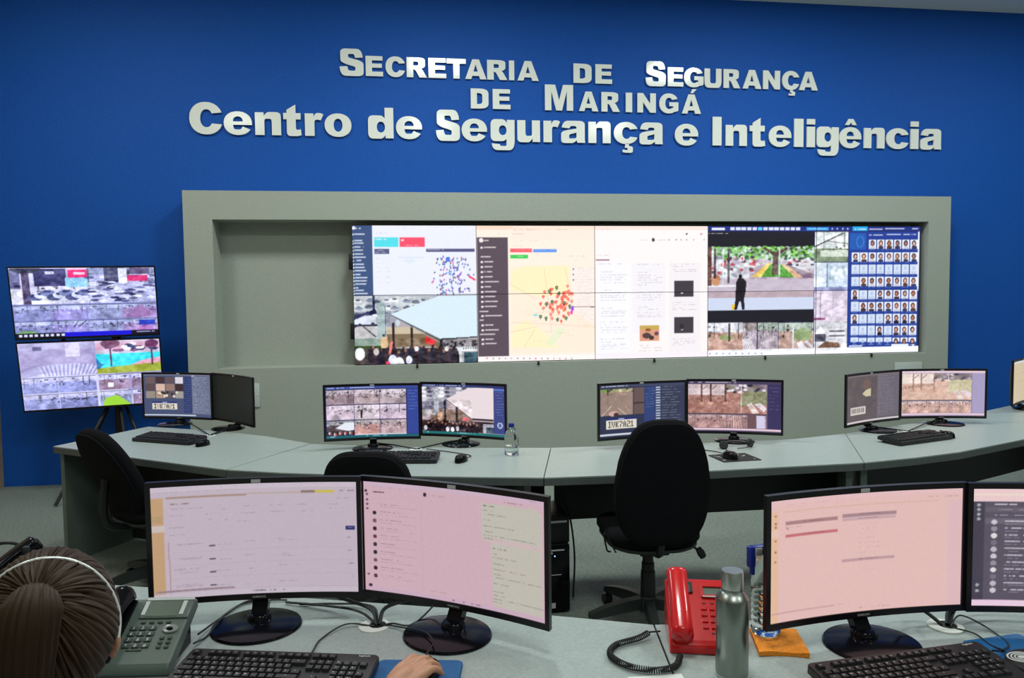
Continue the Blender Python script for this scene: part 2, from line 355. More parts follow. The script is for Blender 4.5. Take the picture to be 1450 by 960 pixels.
# ---------------------------------------------------------------- pictures shown on the screens (painted on a fine vertex grid)
screen_mat = bpy.data.materials.new('screen_picture'); screen_mat.use_nodes = True
_nt = screen_mat.node_tree; _b = _nt.nodes['Principled BSDF']
_a = _nt.nodes.new('ShaderNodeAttribute'); _a.attribute_name = 'picture'
_b.inputs['Base Color'].default_value = (0.01, 0.01, 0.01, 1); _b.inputs['Roughness'].default_value = 0.35; _b.inputs['Specular IOR Level'].default_value = 0.2
_nt.links.new(_a.outputs['Color'], _b.inputs['Emission Color']); _b.inputs['Emission Strength'].default_value = 1.0

def homog(src, dst):
    A = []
    for (x, y), (u, v) in zip(src, dst):
        A.append([x, y, 1, 0, 0, 0, -u * x, -u * y]); A.append([0, 0, 0, x, y, 1, -v * x, -v * y])
    h = np.linalg.solve(np.array(A, float), np.array([c for p in dst for c in p], float))
    return np.append(h, 1).reshape(3, 3)
class Cv:
    """a small picture, colours 0..255, drawn through a warp from any planar coordinates to 0..1"""
    def __init__(s, w, h, bg, warp=None, seed=1):
        s.w, s.h = w, h; s.a = np.zeros((h, w, 3)); s.a[:] = bg; s.warp = warp or (lambda x, y: (x, y)); s.r = np.random.RandomState(seed)
        s.yy, s.xx = np.mgrid[0:h, 0:w]
    def P(s, x, y): u, v = s.warp(x, y); return u * s.w, v * s.h
    def rect(s, x0, y0, x1, y1, c, al=1.0):
        a, b = s.P(x0, y0); d, e = s.P(x1, y1); m = s.P((x0 + x1) / 2, (y0 + y1) / 2)
        i0, i1 = int(round(a)), max(int(round(d)), int(round(a)) + 1); j0, j1 = int(round(b)), max(int(round(e)), int(round(b)) + 1)
        i0, j0 = max(i0, 0), max(j0, 0)
        s.a[j0:j1, i0:i1] = s.a[j0:j1, i0:i1] * (1 - al) + np.array(c) * al; return s
    def mask(s, m, c, al=1.0): s.a[m] = s.a[m] * (1 - al) + np.array(c) * al; return s
    def ell(s, x, y, rx, ry, c, al=1.0):
        cx, cy = s.P(x, y); ex, _ = s.P(x + rx, y); _, ey = s.P(x, y + ry)
        rx, ry = max(abs(ex - cx), .45), max(abs(ey - cy), .45)
        return s.mask(((s.xx + .5 - cx) / rx) ** 2 + ((s.yy + .5 - cy) / ry) ** 2 <= 1, c, al)
    def poly(s, pts, c, al=1.0):
        Q = [s.P(*p) for p in pts]; ins = np.zeros((s.h, s.w), bool); X, Y = s.xx + .5, s.yy + .5
        for i in range(len(Q)):
            (x0, y0), (x1, y1) = Q[i], Q[(i + 1) % len(Q)]
            if y0 == y1: continue
            ins ^= ((y0 > Y) != (y1 > Y)) & (X < (x1 - x0) * (Y - y0) / (y1 - y0) + x0)
        return s.mask(ins, c, al)
    def line(s, x0, y0, x1, y1, c, t=1.0, al=1.0):
        a = np.array(s.P(x0, y0)); b = np.array(s.P(x1, y1)); d = b - a; L = max((d ** 2).sum(), 1e-6)
        px, py = s.xx + .5 - a[0], s.yy + .5 - a[1]; k = np.clip((px * d[0] + py * d[1]) / L, 0, 1)
        return s.mask((px - k * d[0]) ** 2 + (py - k * d[1]) ** 2 <= (t / 2) ** 2, c, al)
    def text(s, x, y, L, c, al=0.8, t=1, dens=0.75):
        """a line of writing too small to read: broken dashes"""
        a, b = s.P(x, y); e, _ = s.P(x + L, y); i = int(a); b = int(b)
        while i < e and i < s.w:
            k = 1 + s.r.randint(0, 4)
            if s.r.rand() < dens:
                for jj in range(k):
                    if 0 <= i + jj < s.w and 0 <= b < s.h:
                        s.a[b:b + t, i + jj] = s.a[b:b + t, i + jj] * (1 - al * (.6 + .4 * s.r.rand())) + np.array(c) * al * (.8)
            i += k
        return s
    def feed(s, x0, y0, x1, y1, sky, ground, hor=0.35, seed=0, n=26, tint=(1, 1, 1), blobs=None):
        """a camera view: bright sky band, ground, streaks of road and rows of small dark and light blobs"""
        r = np.random.RandomState(seed); sky, ground = np.array(sky, float), np.array(ground, float)
        s.rect(x0, y0, x1, y1, ground); s.rect(x0, y0, x1, y0 + (y1 - y0) * hor, sky); W, H = x1 - x0, y1 - y0
        c0 = s.P(x0, y0); c1 = s.P(x1, y1); sub = s.a[int(round(c0[1])):int(round(c1[1])), int(round(c0[0])):int(round(c1[0]))]
        keep = s.a.copy()
        for k in range(n * 2):
            bx, by = x0 + W * r.rand(), y0 + H * (hor + (r.rand() - .4) * .45)
            v = r.choice([35, 60, 90, 150, 225, 240]); col = np.array([v, v, v]) * np.array(tint) + r.randint(-12, 12, 3)
            rx, ry = W * (.015 + .04 * r.rand()), H * (.015 + .04 * r.rand())
            if r.rand() < .5: s.ell(bx, by, rx, ry, col, .8)
            else: s.rect(bx - rx, by - ry, bx + rx, by + ry, col, .7)
        for k in range(2):
            a = x0 + W * r.rand(); v = ground * r.choice([.72, 1.18, 1.25]); s.poly([(a, y0 + H * (hor + .1)), (a + W * .08, y0 + H * (hor + .1)), (a + W * (r.rand() - .3) * .9, y1), (a + W * (r.rand() - .5) * .9, y1)], np.clip(v, 0, 255), .4)
        for k in range(2): a = x0 + W * r.rand(); s.rect(a, y0, a + W * .02, y0 + H * .6, [60, 55, 50], .6)
        m = np.zeros((s.h, s.w), bool); m[max(int(round(c0[1])), 0):int(round(c1[1])), max(int(round(c0[0])), 0):int(round(c1[0]))] = True
        s.a = np.where(m[..., None], s.a, keep)
        s.tex(x0, y0, x1, y1, 11, 1.5, seed, tint)
        s.rect(x0, y0, x1, y0 + H * .012, [40, 40, 45], .7); return s
    def tex(s, x0, y0, x1, y1, amp, cell=2, seed=0, tint=(1, 1, 1)):
        """uneven brightness in a region, as in a real camera picture"""
        a, b = s.P(x0, y0); d, e = s.P(x1, y1); i0, i1, j0, j1 = [int(round(k)) for k in (a, d, b, e)]
        i0, j0 = max(i0, 0), max(j0, 0); i1, j1 = min(i1, s.w), min(j1, s.h); w, h = i1 - i0, j1 - j0
        if w < 2 or h < 2: return s
        r = np.random.RandomState(seed + 7); t = np.zeros((h, w))
        for k, am in ((cell * 5, 1.0), (cell * 2.5, .9), (cell * 1.2, .8), (1, .3)):
            kx = k * 1.5; g = r.randn(int(h / k) + 3, int(w / kx) + 3); ys = (np.arange(h) + .5) / k + r.rand(); xs_ = (np.arange(w) + .5) / kx + r.rand()
            y0_ = ys.astype(int); x0_ = xs_.astype(int); fy = (ys - y0_)[:, None]; fx = (xs_ - x0_)[None]; y1_ = np.minimum(y0_ + 1, g.shape[0] - 1); x1_ = np.minimum(x0_ + 1, g.shape[1] - 1)
            t += am * ((g[y0_][:, x0_] * (1 - fx) + g[y0_][:, x1_] * fx) * (1 - fy) + (g[y1_][:, x0_] * (1 - fx) + g[y1_][:, x1_] * fx) * fy) * 1.3
        t = np.clip(t, -2.4, 2.4); s.a[j0:j1, i0:i1] = np.clip(s.a[j0:j1, i0:i1] + (t * amp)[..., None] * np.array(tint), 0, 255); return s
    def grain(s, amp, block=1): 
        g = s.r.randn((s.h + block - 1) // block, (s.w + block - 1) // block, 1).repeat(block, 0).repeat(block, 1)[:s.h, :s.w]
        s.a = np.clip(s.a + g * amp, 0, 255); return s
    def blur(s, k=1):
        for _ in range(k):
            p = np.pad(s.a, ((1, 1), (1, 1), (0, 0)), 'edge'); s.a = (p[1:-1, 1:-1] * 4 + p[:-2, 1:-1] + p[2:, 1:-1] + p[1:-1, :-2] + p[1:-1, 2:]) / 8
        return s
def screen_mesh(name, arr, fn, parent, gain=1.0):
    """arr: rows x cols x 3 picture; fn(u, v) -> point, v from the top"""
    h, w = arr.shape[:2]; mb = MB(); me = bpy.data.meshes.new(name)
    u = np.linspace(0, 1, w); v = np.linspace(0, 1, h); vs = np.array([fn(a, b) for b in v for a in u], float)
    me.vertices.add(len(vs)); me.vertices.foreach_set('co', vs.ravel())
    idx = np.arange(w * h).reshape(h, w); f = np.stack([idx[1:, :-1], idx[1:, 1:], idx[:-1, 1:], idx[:-1, :-1]], -1).reshape(-1, 4)
    me.loops.add(f.size); me.loops.foreach_set('vertex_index', f.ravel().astype(np.int32))
    me.polygons.add(len(f)); me.polygons.foreach_set('loop_start', (np.arange(len(f)) * 4).astype(np.int32))
    me.update(calc_edges=True)
    at = me.attributes.new('picture', 'FLOAT_COLOR', 'POINT')
    c = np.ones((w * h, 4), np.float32); c[:, :3] = lin(np.clip(arr.reshape(-1, 3), 0, 255) / 255) * gain
    at.data.foreach_set('color', c.ravel()); me.materials.append(screen_mat)
    me.polygons.foreach_set('use_smooth', [True] * len(f)); me.update()
    return link(name, me, parent)

# ---- the picture of the video wall, 5 x 2 panels
SX, SV = [500, 675, 842.5, 1002.7, 1153.9, 1303], [0, .2, .4, .6, .8, 1]
def wwarp(x, y):
    t = np.interp(x, [500, 1303], [319, 322]); b = np.interp(x, [500, 677, 843, 1003, 1302], [515.5, 513, 508.5, 503, 497.5])
    return float(np.interp(x, SX, SV)), float((y - t) / (b - t))
V = Cv(1010, 220, (235, 238, 250), wwarp, 5)
# upper left: dashboard
V.rect(500, 318, 528, 419, (62, 84, 128))
V.ell(502, 323, 2.6, 2.6, (240, 245, 255)); V.text(504, 323, 7, (255, 255, 255), 1, 2)
for i, (y, l) in enumerate([(331, 13), (340, 10), (344, 12), (349, 12), (353.5, 11), (358.5, 10), (363, 14), (368, 8), (373, 12), (377.5, 13), (382, 14), (387, 7), (391.5, 16), (396, 15), (401, 13), (406, 3), (410, 10), (414, 16)]):
    V.rect(499.5, y, 502, y + 2.2, (235, 240, 255)); V.text(503, y, l, (240, 245, 255), 1, 2, .95)
V.text(560, 322, 90, (190, 195, 215), .5, 1, .25); V.text(531, 330, 18, (190, 195, 215), .6)
V.rect(530, 336, 564, 349.5, (85, 222, 235)); V.text(532, 338, 16, (240, 250, 255), .9, 2); V.rect(566, 336, 601, 349.5, (250, 80, 110)); V.text(568, 339, 3, (255, 255, 255), .9, 3); V.text(575, 347, 16, (255, 220, 225), .9, 1)
V.rect(530, 352, 551, 359.5, (85, 92, 130)); V.text(532, 354, 10, (235, 235, 250), .8); V.text(532, 357, 12, (235, 235, 250), .8)
V.rect(603, 352, 672.5, 356.5, (88, 86, 130)); V.text(605, 353.5, 22, (235, 235, 250), .9, 1)
V.line(563, 364, 600, 364, (200, 215, 240)); V.poly([(568, 366), (592, 366), (579, 374)], (222, 232, 245)); V.text(540, 370, 60, (205, 210, 225), .35, 1, .15)
for y in (366, 372, 378, 384, 392, 400): V.text(533, y, 4, (190, 190, 200), .6); V.text(547, y, 3, (200, 200, 210), .5)
rr_ = np.random.RandomState(3)
for i in range(140):
    x, y = 639 + rr_.uniform(-1, 1) * 33 * (.4 + .6 * rr_.rand()), 390 + rr_.uniform(-1, 1) * 27
    if not (604 < x < 673 and 362 < y < 417): continue
    V.ell(x, y, 1.0, 1.5, [(70, 90, 200), (60, 70, 90), (200, 60, 150), (60, 130, 220), (110, 70, 210), (80, 110, 130)][i % 6], .85)
V.ell(634, 367, 3.2, 3.4, (60, 110, 230), .9); V.line(664, 391, 672, 396, (245, 60, 110), 3)
# lower left: tent over a crowd in a car park
V.rect(500, 418, 676, 517, (178, 172, 176))
V.rect(500, 418, 620, 440, (196, 202, 208)); V.rect(500, 440, 560, 470, (160, 162, 178)); V.rect(540, 464, 620, 490, (132, 112, 88)); V.rect(540, 462, 600, 472, (205, 190, 165)); V.rect(500, 460, 545, 478, (205, 202, 205)); V.rect(500, 478, 545, 489, (150, 170, 160)); V.rect(500, 489, 548, 493, (60, 82, 40)); V.rect(500, 493, 640, 517, (66, 56, 58))
for i in range(26):
    x = 505 + (i % 9) * 13 + rr_.rand() * 5; y = 424 + (i // 9) * 9 + rr_.rand() * 3
    V.ell(x, y, 6, 2.6, [(235, 240, 245), (130, 140, 160), (90, 100, 120), (215, 220, 228)][i % 4]); V.ell(x, y - 1.8, 3.2, 1.4, (90, 102, 125))
V.poly([(500, 446), (530, 437), (532, 442), (512, 450), (500, 455)], (42, 42, 85)); V.poly([(500, 452), (514, 446), (530, 446), (532, 458), (500, 458)], (205, 212, 226)); V.rect(500, 458, 533, 460.5, (40, 40, 66)); V.ell(526, 458, 2.5, 3, (50, 50, 80))
V.rect(532, 428, 543.5, 478, (168, 188, 190)); V.rect(543, 432, 544.5, 476, (72, 76, 88)); V.rect(526, 418, 529.5, 440, (40, 44, 80)); V.line(500, 463, 508, 457, (40, 42, 66), 1.4); V.line(508, 457, 530, 476, (40, 42, 60), 1.6)
V.ell(561, 456, 3, 5, (205, 215, 225)); V.rect(553, 456, 556, 493, (42, 34, 40)); V.rect(579, 459, 582, 494, (42, 36, 36))
V.poly([(551, 444), (622, 418), (676, 418), (676, 476), (621, 479)], (212, 234, 245)); V.line(551, 444, 622, 482, (92, 92, 104), 2.6); V.line(553, 447, 620, 484, (170, 175, 185), 1); V.line(621, 480, 676, 476.5, (48, 44, 54), 2.4)
V.poly([(600, 475), (615, 482), (611, 489), (599, 484)], (235, 60, 66)); V.rect(620, 481, 625, 517, (44, 40, 50))
V.rect(625, 480, 676, 493, (150, 146, 152)); 
for i in range(22): V.ell(626 + rr_.rand() * 50, 482 + rr_.rand() * 9, 2, 1.8, (52, 46, 58), .9)
V.rect(644, 491, 676, 496, (225, 232, 238)); V.rect(646, 491, 652, 517, (205, 215, 226)); V.rect(655, 498, 676, 517, (52, 80, 94))
for i in range(7): V.poly([(653 + i * 3.5, 492), (656 + i * 3.5, 492), (654.5 + i * 3.5, 495)], (60, 60, 75))
for i in range(34):
    x = 522 + i * 3.7 + rr_.rand() * 3; y = 493 + rr_.rand() * 9
    V.ell(x, y + 8, 4.2, 12, [(30, 26, 42), (38, 30, 36), (52, 34, 44), (30, 30, 56)][i % 4]); V.ell(x, y - 4, 1.9, 2.2, [(60, 42, 40), (150, 110, 95), (44, 32, 34)][i % 3])
for x, y, w, c in [(507, 500, 7, (235, 238, 240)), (530, 497, 4, (215, 205, 200)), (553, 509, 6, (220, 225, 250)), (576, 509, 4.5, (225, 228, 250)), (562, 514, 7, (240, 244, 255)), (587, 493, 3, (230, 225, 225)), (630, 493, 3, (225, 220, 220)), (546, 514, 3, (235, 60, 90))]: V.ell(x, y, w, w * 1.3, c)
V.poly([(536, 477), (546, 476), (547, 491), (537, 492)], (235, 200, 155)); V.ell(541, 474, 1.8, 2.2, (70, 50, 48)); V.poly([(551, 482), (554, 482), (551, 500), (547, 502)], (225, 120, 110)); V.rect(538, 492, 547, 500, (36, 30, 44))
# second: map page
V.rect(675, 318, 843, 512, (253, 238, 224)); V.rect(675, 318, 843, 326, (250, 214, 190), .7); V.rect(725, 318, 843, 340, (250, 232, 220), .6)
for y, x, l in ((325.5, 728, 38), (325.5, 770, 30), (332, 700, 40), (341, 735, 24)): V.text(x, y, l, (170, 140, 130), .5, 1, .5)
V.rect(676, 336.5, 719, 505, (92, 78, 90)); V.ell(682, 340.5, 3.2, 3, (245, 235, 235)); V.text(686, 340, 8, (245, 235, 235), .9, 2)
for i, y in enumerate([351, 364, 371, 378, 385, 392, 399, 406, 413, 420, 427, 434, 441, 447, 454, 460.5, 467.5, 474, 480.5, 487]):
    hd = i in (1, 12, 14, 17)
    if not hd: V.rect(681, y - 1.2, 684, y + 1.4, (245, 238, 240))
    V.text(679 if hd else 686, y - .8, [14, 15, 12, 11, 10, 9, 17, 8, 15, 14, 16, 14, 11, 22, 5, 11, 16, 18, 11, 15][i], (248, 240, 242), .95, 2, .95)
V.text(722, 348, 16, (190, 165, 160), .5); V.rect(722, 352.5, 753, 357.5, (245, 95, 110)); V.text(724, 354.5, 26, (255, 190, 195), .7); V.rect(755, 352.5, 788, 357.5, (92, 150, 240)); V.text(757, 354.5, 28, (190, 215, 255), .7); V.rect(722, 361, 747, 366, (70, 205, 90)); V.text(732, 363, 6, (230, 255, 235), .8)
V.text(755, 363, 46, (215, 190, 180), .4, 1, .5); V.text(806, 363, 20, (190, 160, 155), .6)
V.rect(722, 377, 842, 497, (253, 236, 216)); V.poly([(724, 384), (740, 377), (806, 376), (806, 400), (800, 416), (770, 420), (724, 412)], (250, 240, 196)); V.poly([(722, 492), (726, 462), (745, 452), (768, 470), (790, 492)], (250, 240, 198)); V.poly([(770, 486), (790, 462), (800, 466), (780, 490)], (226, 240, 205), .7); V.poly([(806, 378), (842, 378), (842, 460), (812, 440)], (252, 238, 232))
for p in (((722, 402), (760, 424)), ((722, 470), (760, 462)), ((740, 492), (756, 466)), ((800, 380), (812, 440)), ((722, 456), (842, 462)), ((770, 380), (780, 470))): V.line(*p[0], *p[1], (226, 190, 176), 1, .6)
for i, y in enumerate((381, 388.5, 396)): V.ell(811.5, y, 1, 1.2, (100, 100, 92)); V.text(815, y - 1, 26, (200, 180, 176), .5); V.text(815, y + 2.5, 20, (205, 185, 180), .5)
for i in range(18): V.text(817, 402 + i * 3.6, 22, (205, 185, 178), .45, 1, .7)
for i in range(16): V.text(728 + rr_.rand() * 70, 432 + rr_.rand() * 54, 16, (200, 180, 165), .35)
pins = rr_.randn(60, 2) * [12.5, 12] + [792, 428]
for i, (x, y) in enumerate(pins):
    if 760 < x < 812 and 404 < y < 456: c = [(248, 92, 70), (246, 120, 96), (240, 80, 66)][i % 3]; V.ell(x, y, 1.9, 2.1, c); V.ell(x, y, .7, .8, (252, 200, 180)); V.rect(x - .3, y + 1.8, x + .5, y + 3.4, c)
for x, y in ((787.5, 407), (777, 412), (791, 415), (781, 427), (772.5, 430), (764, 448), (772, 450), (788.5, 452), (800.5, 450), (798, 428.5), (806, 433)): V.ell(x, y, 2.1, 2.3, (44, 72, 44)); V.ell(x, y, 1.0, 1.1, (180, 205, 160)); V.rect(x - .4, y + 2, x + .5, y + 4, (44, 72, 44))
V.ell(810, 436, 2.2, 3.5, (150, 80, 240)); V.ell(808.5, 442, 2, 3, (235, 70, 190)); V.ell(757, 446, 3.2, 1.6, (140, 225, 225)); V.line(811, 434, 841, 434, (130, 100, 105), 1.4)
V.rect(676, 505, 843, 513, (252, 244, 242))
for i in range(15): V.ell(688 + i * 8.6, 507.5, 1.1, 1.2, (120, 125, 140) if i % 4 else (220, 90, 120), .8)
# third: pale report page
V.rect(843, 318, 1003, 512, (253, 244, 244)); V.rect(843, 318, 1003, 327, (248, 226, 216), .8); V.text(850, 325, 20, (200, 170, 165), .5)
V.rect(846, 372, 890, 500, (246, 246, 252)); V.rect(895, 372, 942, 470, (243, 240, 246)); V.rect(947, 372, 992, 500, (243, 238, 242))
V.ell(924.5, 340, 2.3, 2.3, (60, 56, 66)); V.text(930, 340, 12, (170, 150, 155), .6); V.text(906, 340, 10, (190, 170, 170), .6)
for x in (947, 957, 964, 972, 982, 997): V.ell(x, 340, 1.1, 1, (150, 130, 135), .8)
V.ell(972, 332, 1.2, 1.4, (70, 66, 74)); V.ell(993, 332, 1.6, 1.4, (200, 120, 120), .8)
V.text(844, 362, 18, (190, 150, 150), .6); V.rect(844, 367.5, 863, 368.7, (150, 110, 130))
for cx, ys in ((848, (374, 385, 389, 392.5, 396, 400, 410, 414, 418, 421, 425, 436, 440, 443, 447, 456, 460, 463.5, 467, 470, 480, 484, 487, 490, 493)), (899, (374, 385, 389, 392.5, 396, 399.5, 403, 413, 417, 421, 424, 434, 438, 441.5, 445, 448, 488, 492, 496)), (949, (374, 377.5, 381, 384, 427, 431, 434.5, 437, 478, 481.5, 484, 487))):
    for i, y in enumerate(ys): V.text(cx + (3 if i else 0), y, 14 if (i % 5 == 1) else 34, (175, 160, 172), .6, 1, .7)
V.rect(954.5, 397, 982, 418.5, (66, 60, 68)); V.rect(964, 413, 967, 415, (220, 210, 215)); V.rect(954.5, 448, 982, 469.5, (66, 60, 68)); V.rect(964, 464, 967, 466, (220, 210, 215)); V.ell(965, 461, 3, 4, (40, 36, 42), .7)
V.rect(905, 459.5, 933, 481, (222, 158, 132)); V.rect(905, 459.5, 933, 465, (200, 170, 90)); V.ell(915, 474, 6, 4, (84, 66, 66)); V.ell(922, 477, 3.5, 3, (66, 54, 56)); V.ell(929, 471, 3, 3, (100, 76, 90)); V.ell(917, 466, 4, 2.2, (150, 92, 50)); V.rect(843, 500, 1003, 512, (246, 240, 246))
# fourth: surveillance client
V.rect(1003, 320, 1303, 500, (30, 36, 84)); V.rect(1003, 320, 1303, 328, (38, 52, 130)); V.rect(1008, 323.5, 1026, 326.5, (235, 240, 255))
for i in range(13): V.rect(1033.5 + i * 7.6, 322.8, 1039.7 + i * 7.6, 326.8, (110, 210, 250) if i == 5 else (225, 230, 245))
V.rect(1140, 323, 1171, 327.5, (70, 170, 240)); V.text(1143, 325, 24, (220, 240, 255), .9); V.rect(1205, 322, 1226, 328, (40, 170, 235)); 
for x, l in ((1208, 16), (1229, 18), (1252, 27), (1291, 8)): V.text(x, 325, l, (240, 245, 255), .95, 2, .95)
for x in (1176, 1183, 1191, 1198): V.ell(x, 325, 1.2, 1.2, (190, 210, 250))
V.rect(1003, 329, 1151, 349.5, (30, 28, 40)); V.text(1004, 331, 26, (245, 245, 250), .95, 1); V.rect(1003, 436, 1151, 454, (30, 28, 40))
V.rect(1003, 350, 1151, 437, (196, 184, 196)); V.rect(1003, 350, 1151, 366, (150, 190, 140)); V.rect(1003, 366, 1060, 395, (208, 208, 218)); V.rect(1090, 366, 1151, 380, (214, 214, 224))
for i in range(240):
    x, y = 1003 + rr_.rand() * 148, 350 + rr_.rand() ** 1.3 * 17; V.ell(x, y, 2.4, 1.8, [(120, 200, 70), (70, 130, 60), (225, 235, 235), (60, 90, 60), (160, 220, 120), (205, 215, 225)][rr_.randint(6)], .85)
for i in range(70):
    x, y = 1006 + rr_.rand() * 66, 362 + rr_.rand() * 28; V.ell(x, y, 3.2, 2.2, [(238, 240, 246), (150, 155, 170), (90, 70, 80), (200, 90, 100), (225, 228, 236)][rr_.randint(5)], .85)
for i in range(30):
    x, y = 1112 + rr_.rand() * 38, 366 + rr_.rand() * 10; V.ell(x, y, 2.6, 1.5, [(230, 232, 240), (70, 74, 92), (190, 80, 90)][rr_.randint(3)], .9)
V.poly([(1062, 392), (1086, 372), (1090, 372), (1080, 392)], (235, 205, 110)); V.poly([(1076, 392), (1090, 374), (1106, 374), (1124, 392)], (88, 158, 62)); V.poly([(1104, 374), (1110, 374), (1140, 393), (1124, 393)], (224, 186, 150)); V.poly([(1112, 374), (1151, 388), (1151, 393), (1136, 393)], (150, 130, 150))
V.poly([(1091, 388), (1093, 362), (1078, 352), (1082, 350), (1095, 358), (1112, 350), (1114, 352), (1100, 362), (1100, 388)], (96, 76, 70)); V.rect(1101, 350, 1103, 392, (205, 205, 215)); V.ell(1050, 366, 3, 4, (240, 236, 240)); V.ell(1050, 366, 1.6, 2.4, (225, 120, 140))
V.rect(1003, 394, 1151, 420, (200, 188, 204)); V.rect(1003, 412, 1151, 421, (188, 168, 178)); V.rect(1003, 421, 1151, 437, (206, 216, 240)); V.rect(1003, 403, 1050, 405, (240, 240, 244)); V.rect(1036, 430, 1042, 437, (240, 200, 60))
V.rect(1003, 350, 1008, 404, (110, 74, 70)); V.ell(1014, 396, 6, 8, (205, 150, 110)); V.rect(1011, 352, 1014, 394, (90, 74, 84)); V.rect(1030, 352, 1032.5, 400, (90, 84, 96)); V.rect(1023, 352, 1024.5, 404, (214, 218, 232))
V.ell(1047.5, 391, 2.4, 3.2, (32, 28, 36)); V.poly([(1044, 394), (1051, 393), (1056, 398), (1055, 412), (1053, 421), (1053.5, 437), (1050, 437), (1048.5, 426), (1046, 426), (1043, 437), (1039.5, 437), (1041, 420), (1041.5, 400)], (34, 28, 38))
V.feed(1003, 455, 1051, 494, (228, 230, 244), (196, 160, 148), .34, 11, 12); V.ell(1028, 476, 10, 4, (150, 178, 110), .7); V.rect(1031, 456, 1034, 482, (92, 84, 84))
V.feed(1051.5, 455, 1071, 494, (160, 150, 150), (184, 170, 184), .3, 12, 14); V.feed(1072, 455, 1101, 494, (170, 186, 176), (176, 164, 176), .28, 13, 14); V.feed(1101.5, 455, 1151, 494, (186, 200, 190), (190, 160, 150), .3, 14, 16)
for i in range(6): V.line(1053 + i * 3.2, 494, 1051 + i * 2, 478, (240, 240, 244), 1.4)
V.poly([(1120, 470), (1136, 462), (1150, 470), (1146, 480), (1122, 480)], (146, 166, 118)); V.poly([(1127, 484), (1134, 482), (1144, 494), (1132, 494)], (236, 236, 244)); V.poly([(1138, 482), (1143, 481), (1151, 490), (1151, 494)], (220, 224, 238)); V.rect(1121, 458, 1123, 492, (225, 228, 236))
V.feed(1151.5, 329, 1199, 371, (236, 244, 246), (140, 160, 130), .55, 21, 10); V.poly([(1151, 352), (1199, 356), (1199, 371), (1151, 371)], (120, 138, 112), .8); V.rect(1160, 355, 1199, 364, (225, 235, 225), .8); V.line(1151, 350, 1192, 331, (96, 92, 96), 2); V.line(1170, 342, 1199, 346, (96, 98, 96), 1.2)
V.rect(1151.5, 371.5, 1199, 411, (206, 220, 240)); V.rect(1151, 371.5, 1170, 408, (226, 238, 250)); V.rect(1169, 373, 1171, 411, (130, 160, 190)); V.rect(1151, 406, 1199, 411, (150, 156, 200))
for i in range(24): V.ell(1174 + rr_.rand() * 24, 378 + rr_.rand() * 16, 2, 3, (236, 242, 250) if i % 2 else (150, 180, 190), .8)
V.rect(1151.5, 412, 1199, 453, (222, 210, 228)); V.rect(1151, 449, 1168, 452, (150, 90, 130)); V.rect(1160, 414, 1161, 450, (150, 150, 176)); V.rect(1178, 414, 1179, 448, (176, 176, 205)); V.line(1153, 446, 1190, 430, (190, 170, 200), 1)
V.rect(1151.5, 454, 1199, 494, (205, 205, 214)); V.poly([(1152, 472), (1161, 460), (1170, 472)], (238, 240, 244)); V.rect(1153, 472, 1169, 482, (84, 86, 102)); V.rect(1172, 464, 1196, 478, (232, 232, 238)); V.rect(1173, 467, 1195, 469, (120, 120, 130)); V.rect(1173, 473, 1195, 475, (120, 120, 130)); V.poly([(1153, 494), (1168, 482), (1188, 484), (1190, 494)], (120, 88, 74)); V.ell(1195, 488, 4, 6, (236, 236, 244))
V.rect(1200, 329, 1301, 492, (36, 62, 150)); V.rect(1201, 331, 1224, 354, (38, 92, 180)); V.ell(1216, 343, 5.5, 8, (70, 140, 210)); V.ell(1216, 343, 4.4, 6.8, (38, 92, 180))
for x, l in ((1229, 19), (1254, 20), (1278, 16)): V.text(x, 333, l, (235, 240, 255), .95, 2, .95)
for r_i, y in enumerate((340, 358, 375, 392, 410, 427, 444, 460.5, 477)):
    for c_i in range(8):
        if r_i == 0 and c_i < 2: continue
        x = 1204 + c_i * 12.05; yb = y + (13 if r_i < 8 else 6)
        blank = (r_i == 2) or (r_i, c_i) in ((3, 0), (4, 1), (4, 2), (5, 0), (6, 1), (6, 2), (6, 3), (7, 0), (7, 1), (7, 2), (7, 4), (8, 0), (8, 1), (8, 2), (8, 3), (8, 4))
        V.rect(x, y, x + 10.8, yb, (236, 240, 252) if not blank else (214, 226, 246))
        hc = [(36, 30, 48), (70, 46, 50), (50, 50, 70), (90, 60, 50)][rr_.randint(4)]
        if blank: V.ell(x + 5.4, y + 5, 2.2, 3, (180, 196, 226), .8); V.rect(x + 2, y + 9, x + 9, yb, (186, 200, 228), .8)
        else: V.ell(x + 5.4, y + 5.2, 3.1, 4, hc); V.rect(x + 2, y + 9.5, x + 9.2, yb, [hc, (205, 205, 220), (60, 60, 90)][rr_.randint(3)]); V.ell(x + 5.4, y + 5.6, 1.8, 2.6, [(214, 160, 140), (180, 120, 100), (230, 180, 160)][rr_.randint(3)])
        V.text(x + 1, y + 14.3, 8, (170, 190, 240), .6, 1)
V.rect(1299.5, 329, 1301.5, 411, (236, 240, 250)); V.rect(1202, 488, 1221, 489.6, (235, 240, 250)); V.rect(1263, 486.5, 1288, 488.6, (235, 240, 250)); V.ell(1295, 487.5, 1.4, 1.4, (240, 244, 255))
V.rect(1003, 493.5, 1303, 505, (246, 247, 252))
for i in range(9): V.ell(1006 + i * 9, 498.5, 1.1, 1.1, (130, 140, 190), .8)
V.tex(500, 419, 676, 444, 12, 1.5, 71); V.tex(500, 444, 550, 517, 10, 2, 72); V.tex(548, 478, 676, 517, 12, 2, 73); V.tex(1003, 350, 1151, 395, 15, 2, 74, (.8, 1, .8)); V.poly([(551, 444), (622, 418), (676, 418), (676, 476), (621, 479)], (216, 236, 246)); V.tex(1003, 395, 1151, 421, 3, 2, 75); V.tex(1151, 329, 1199, 494, 12, 2, 76); V.tex(1003, 455, 1151, 494, 8, 2, 77)
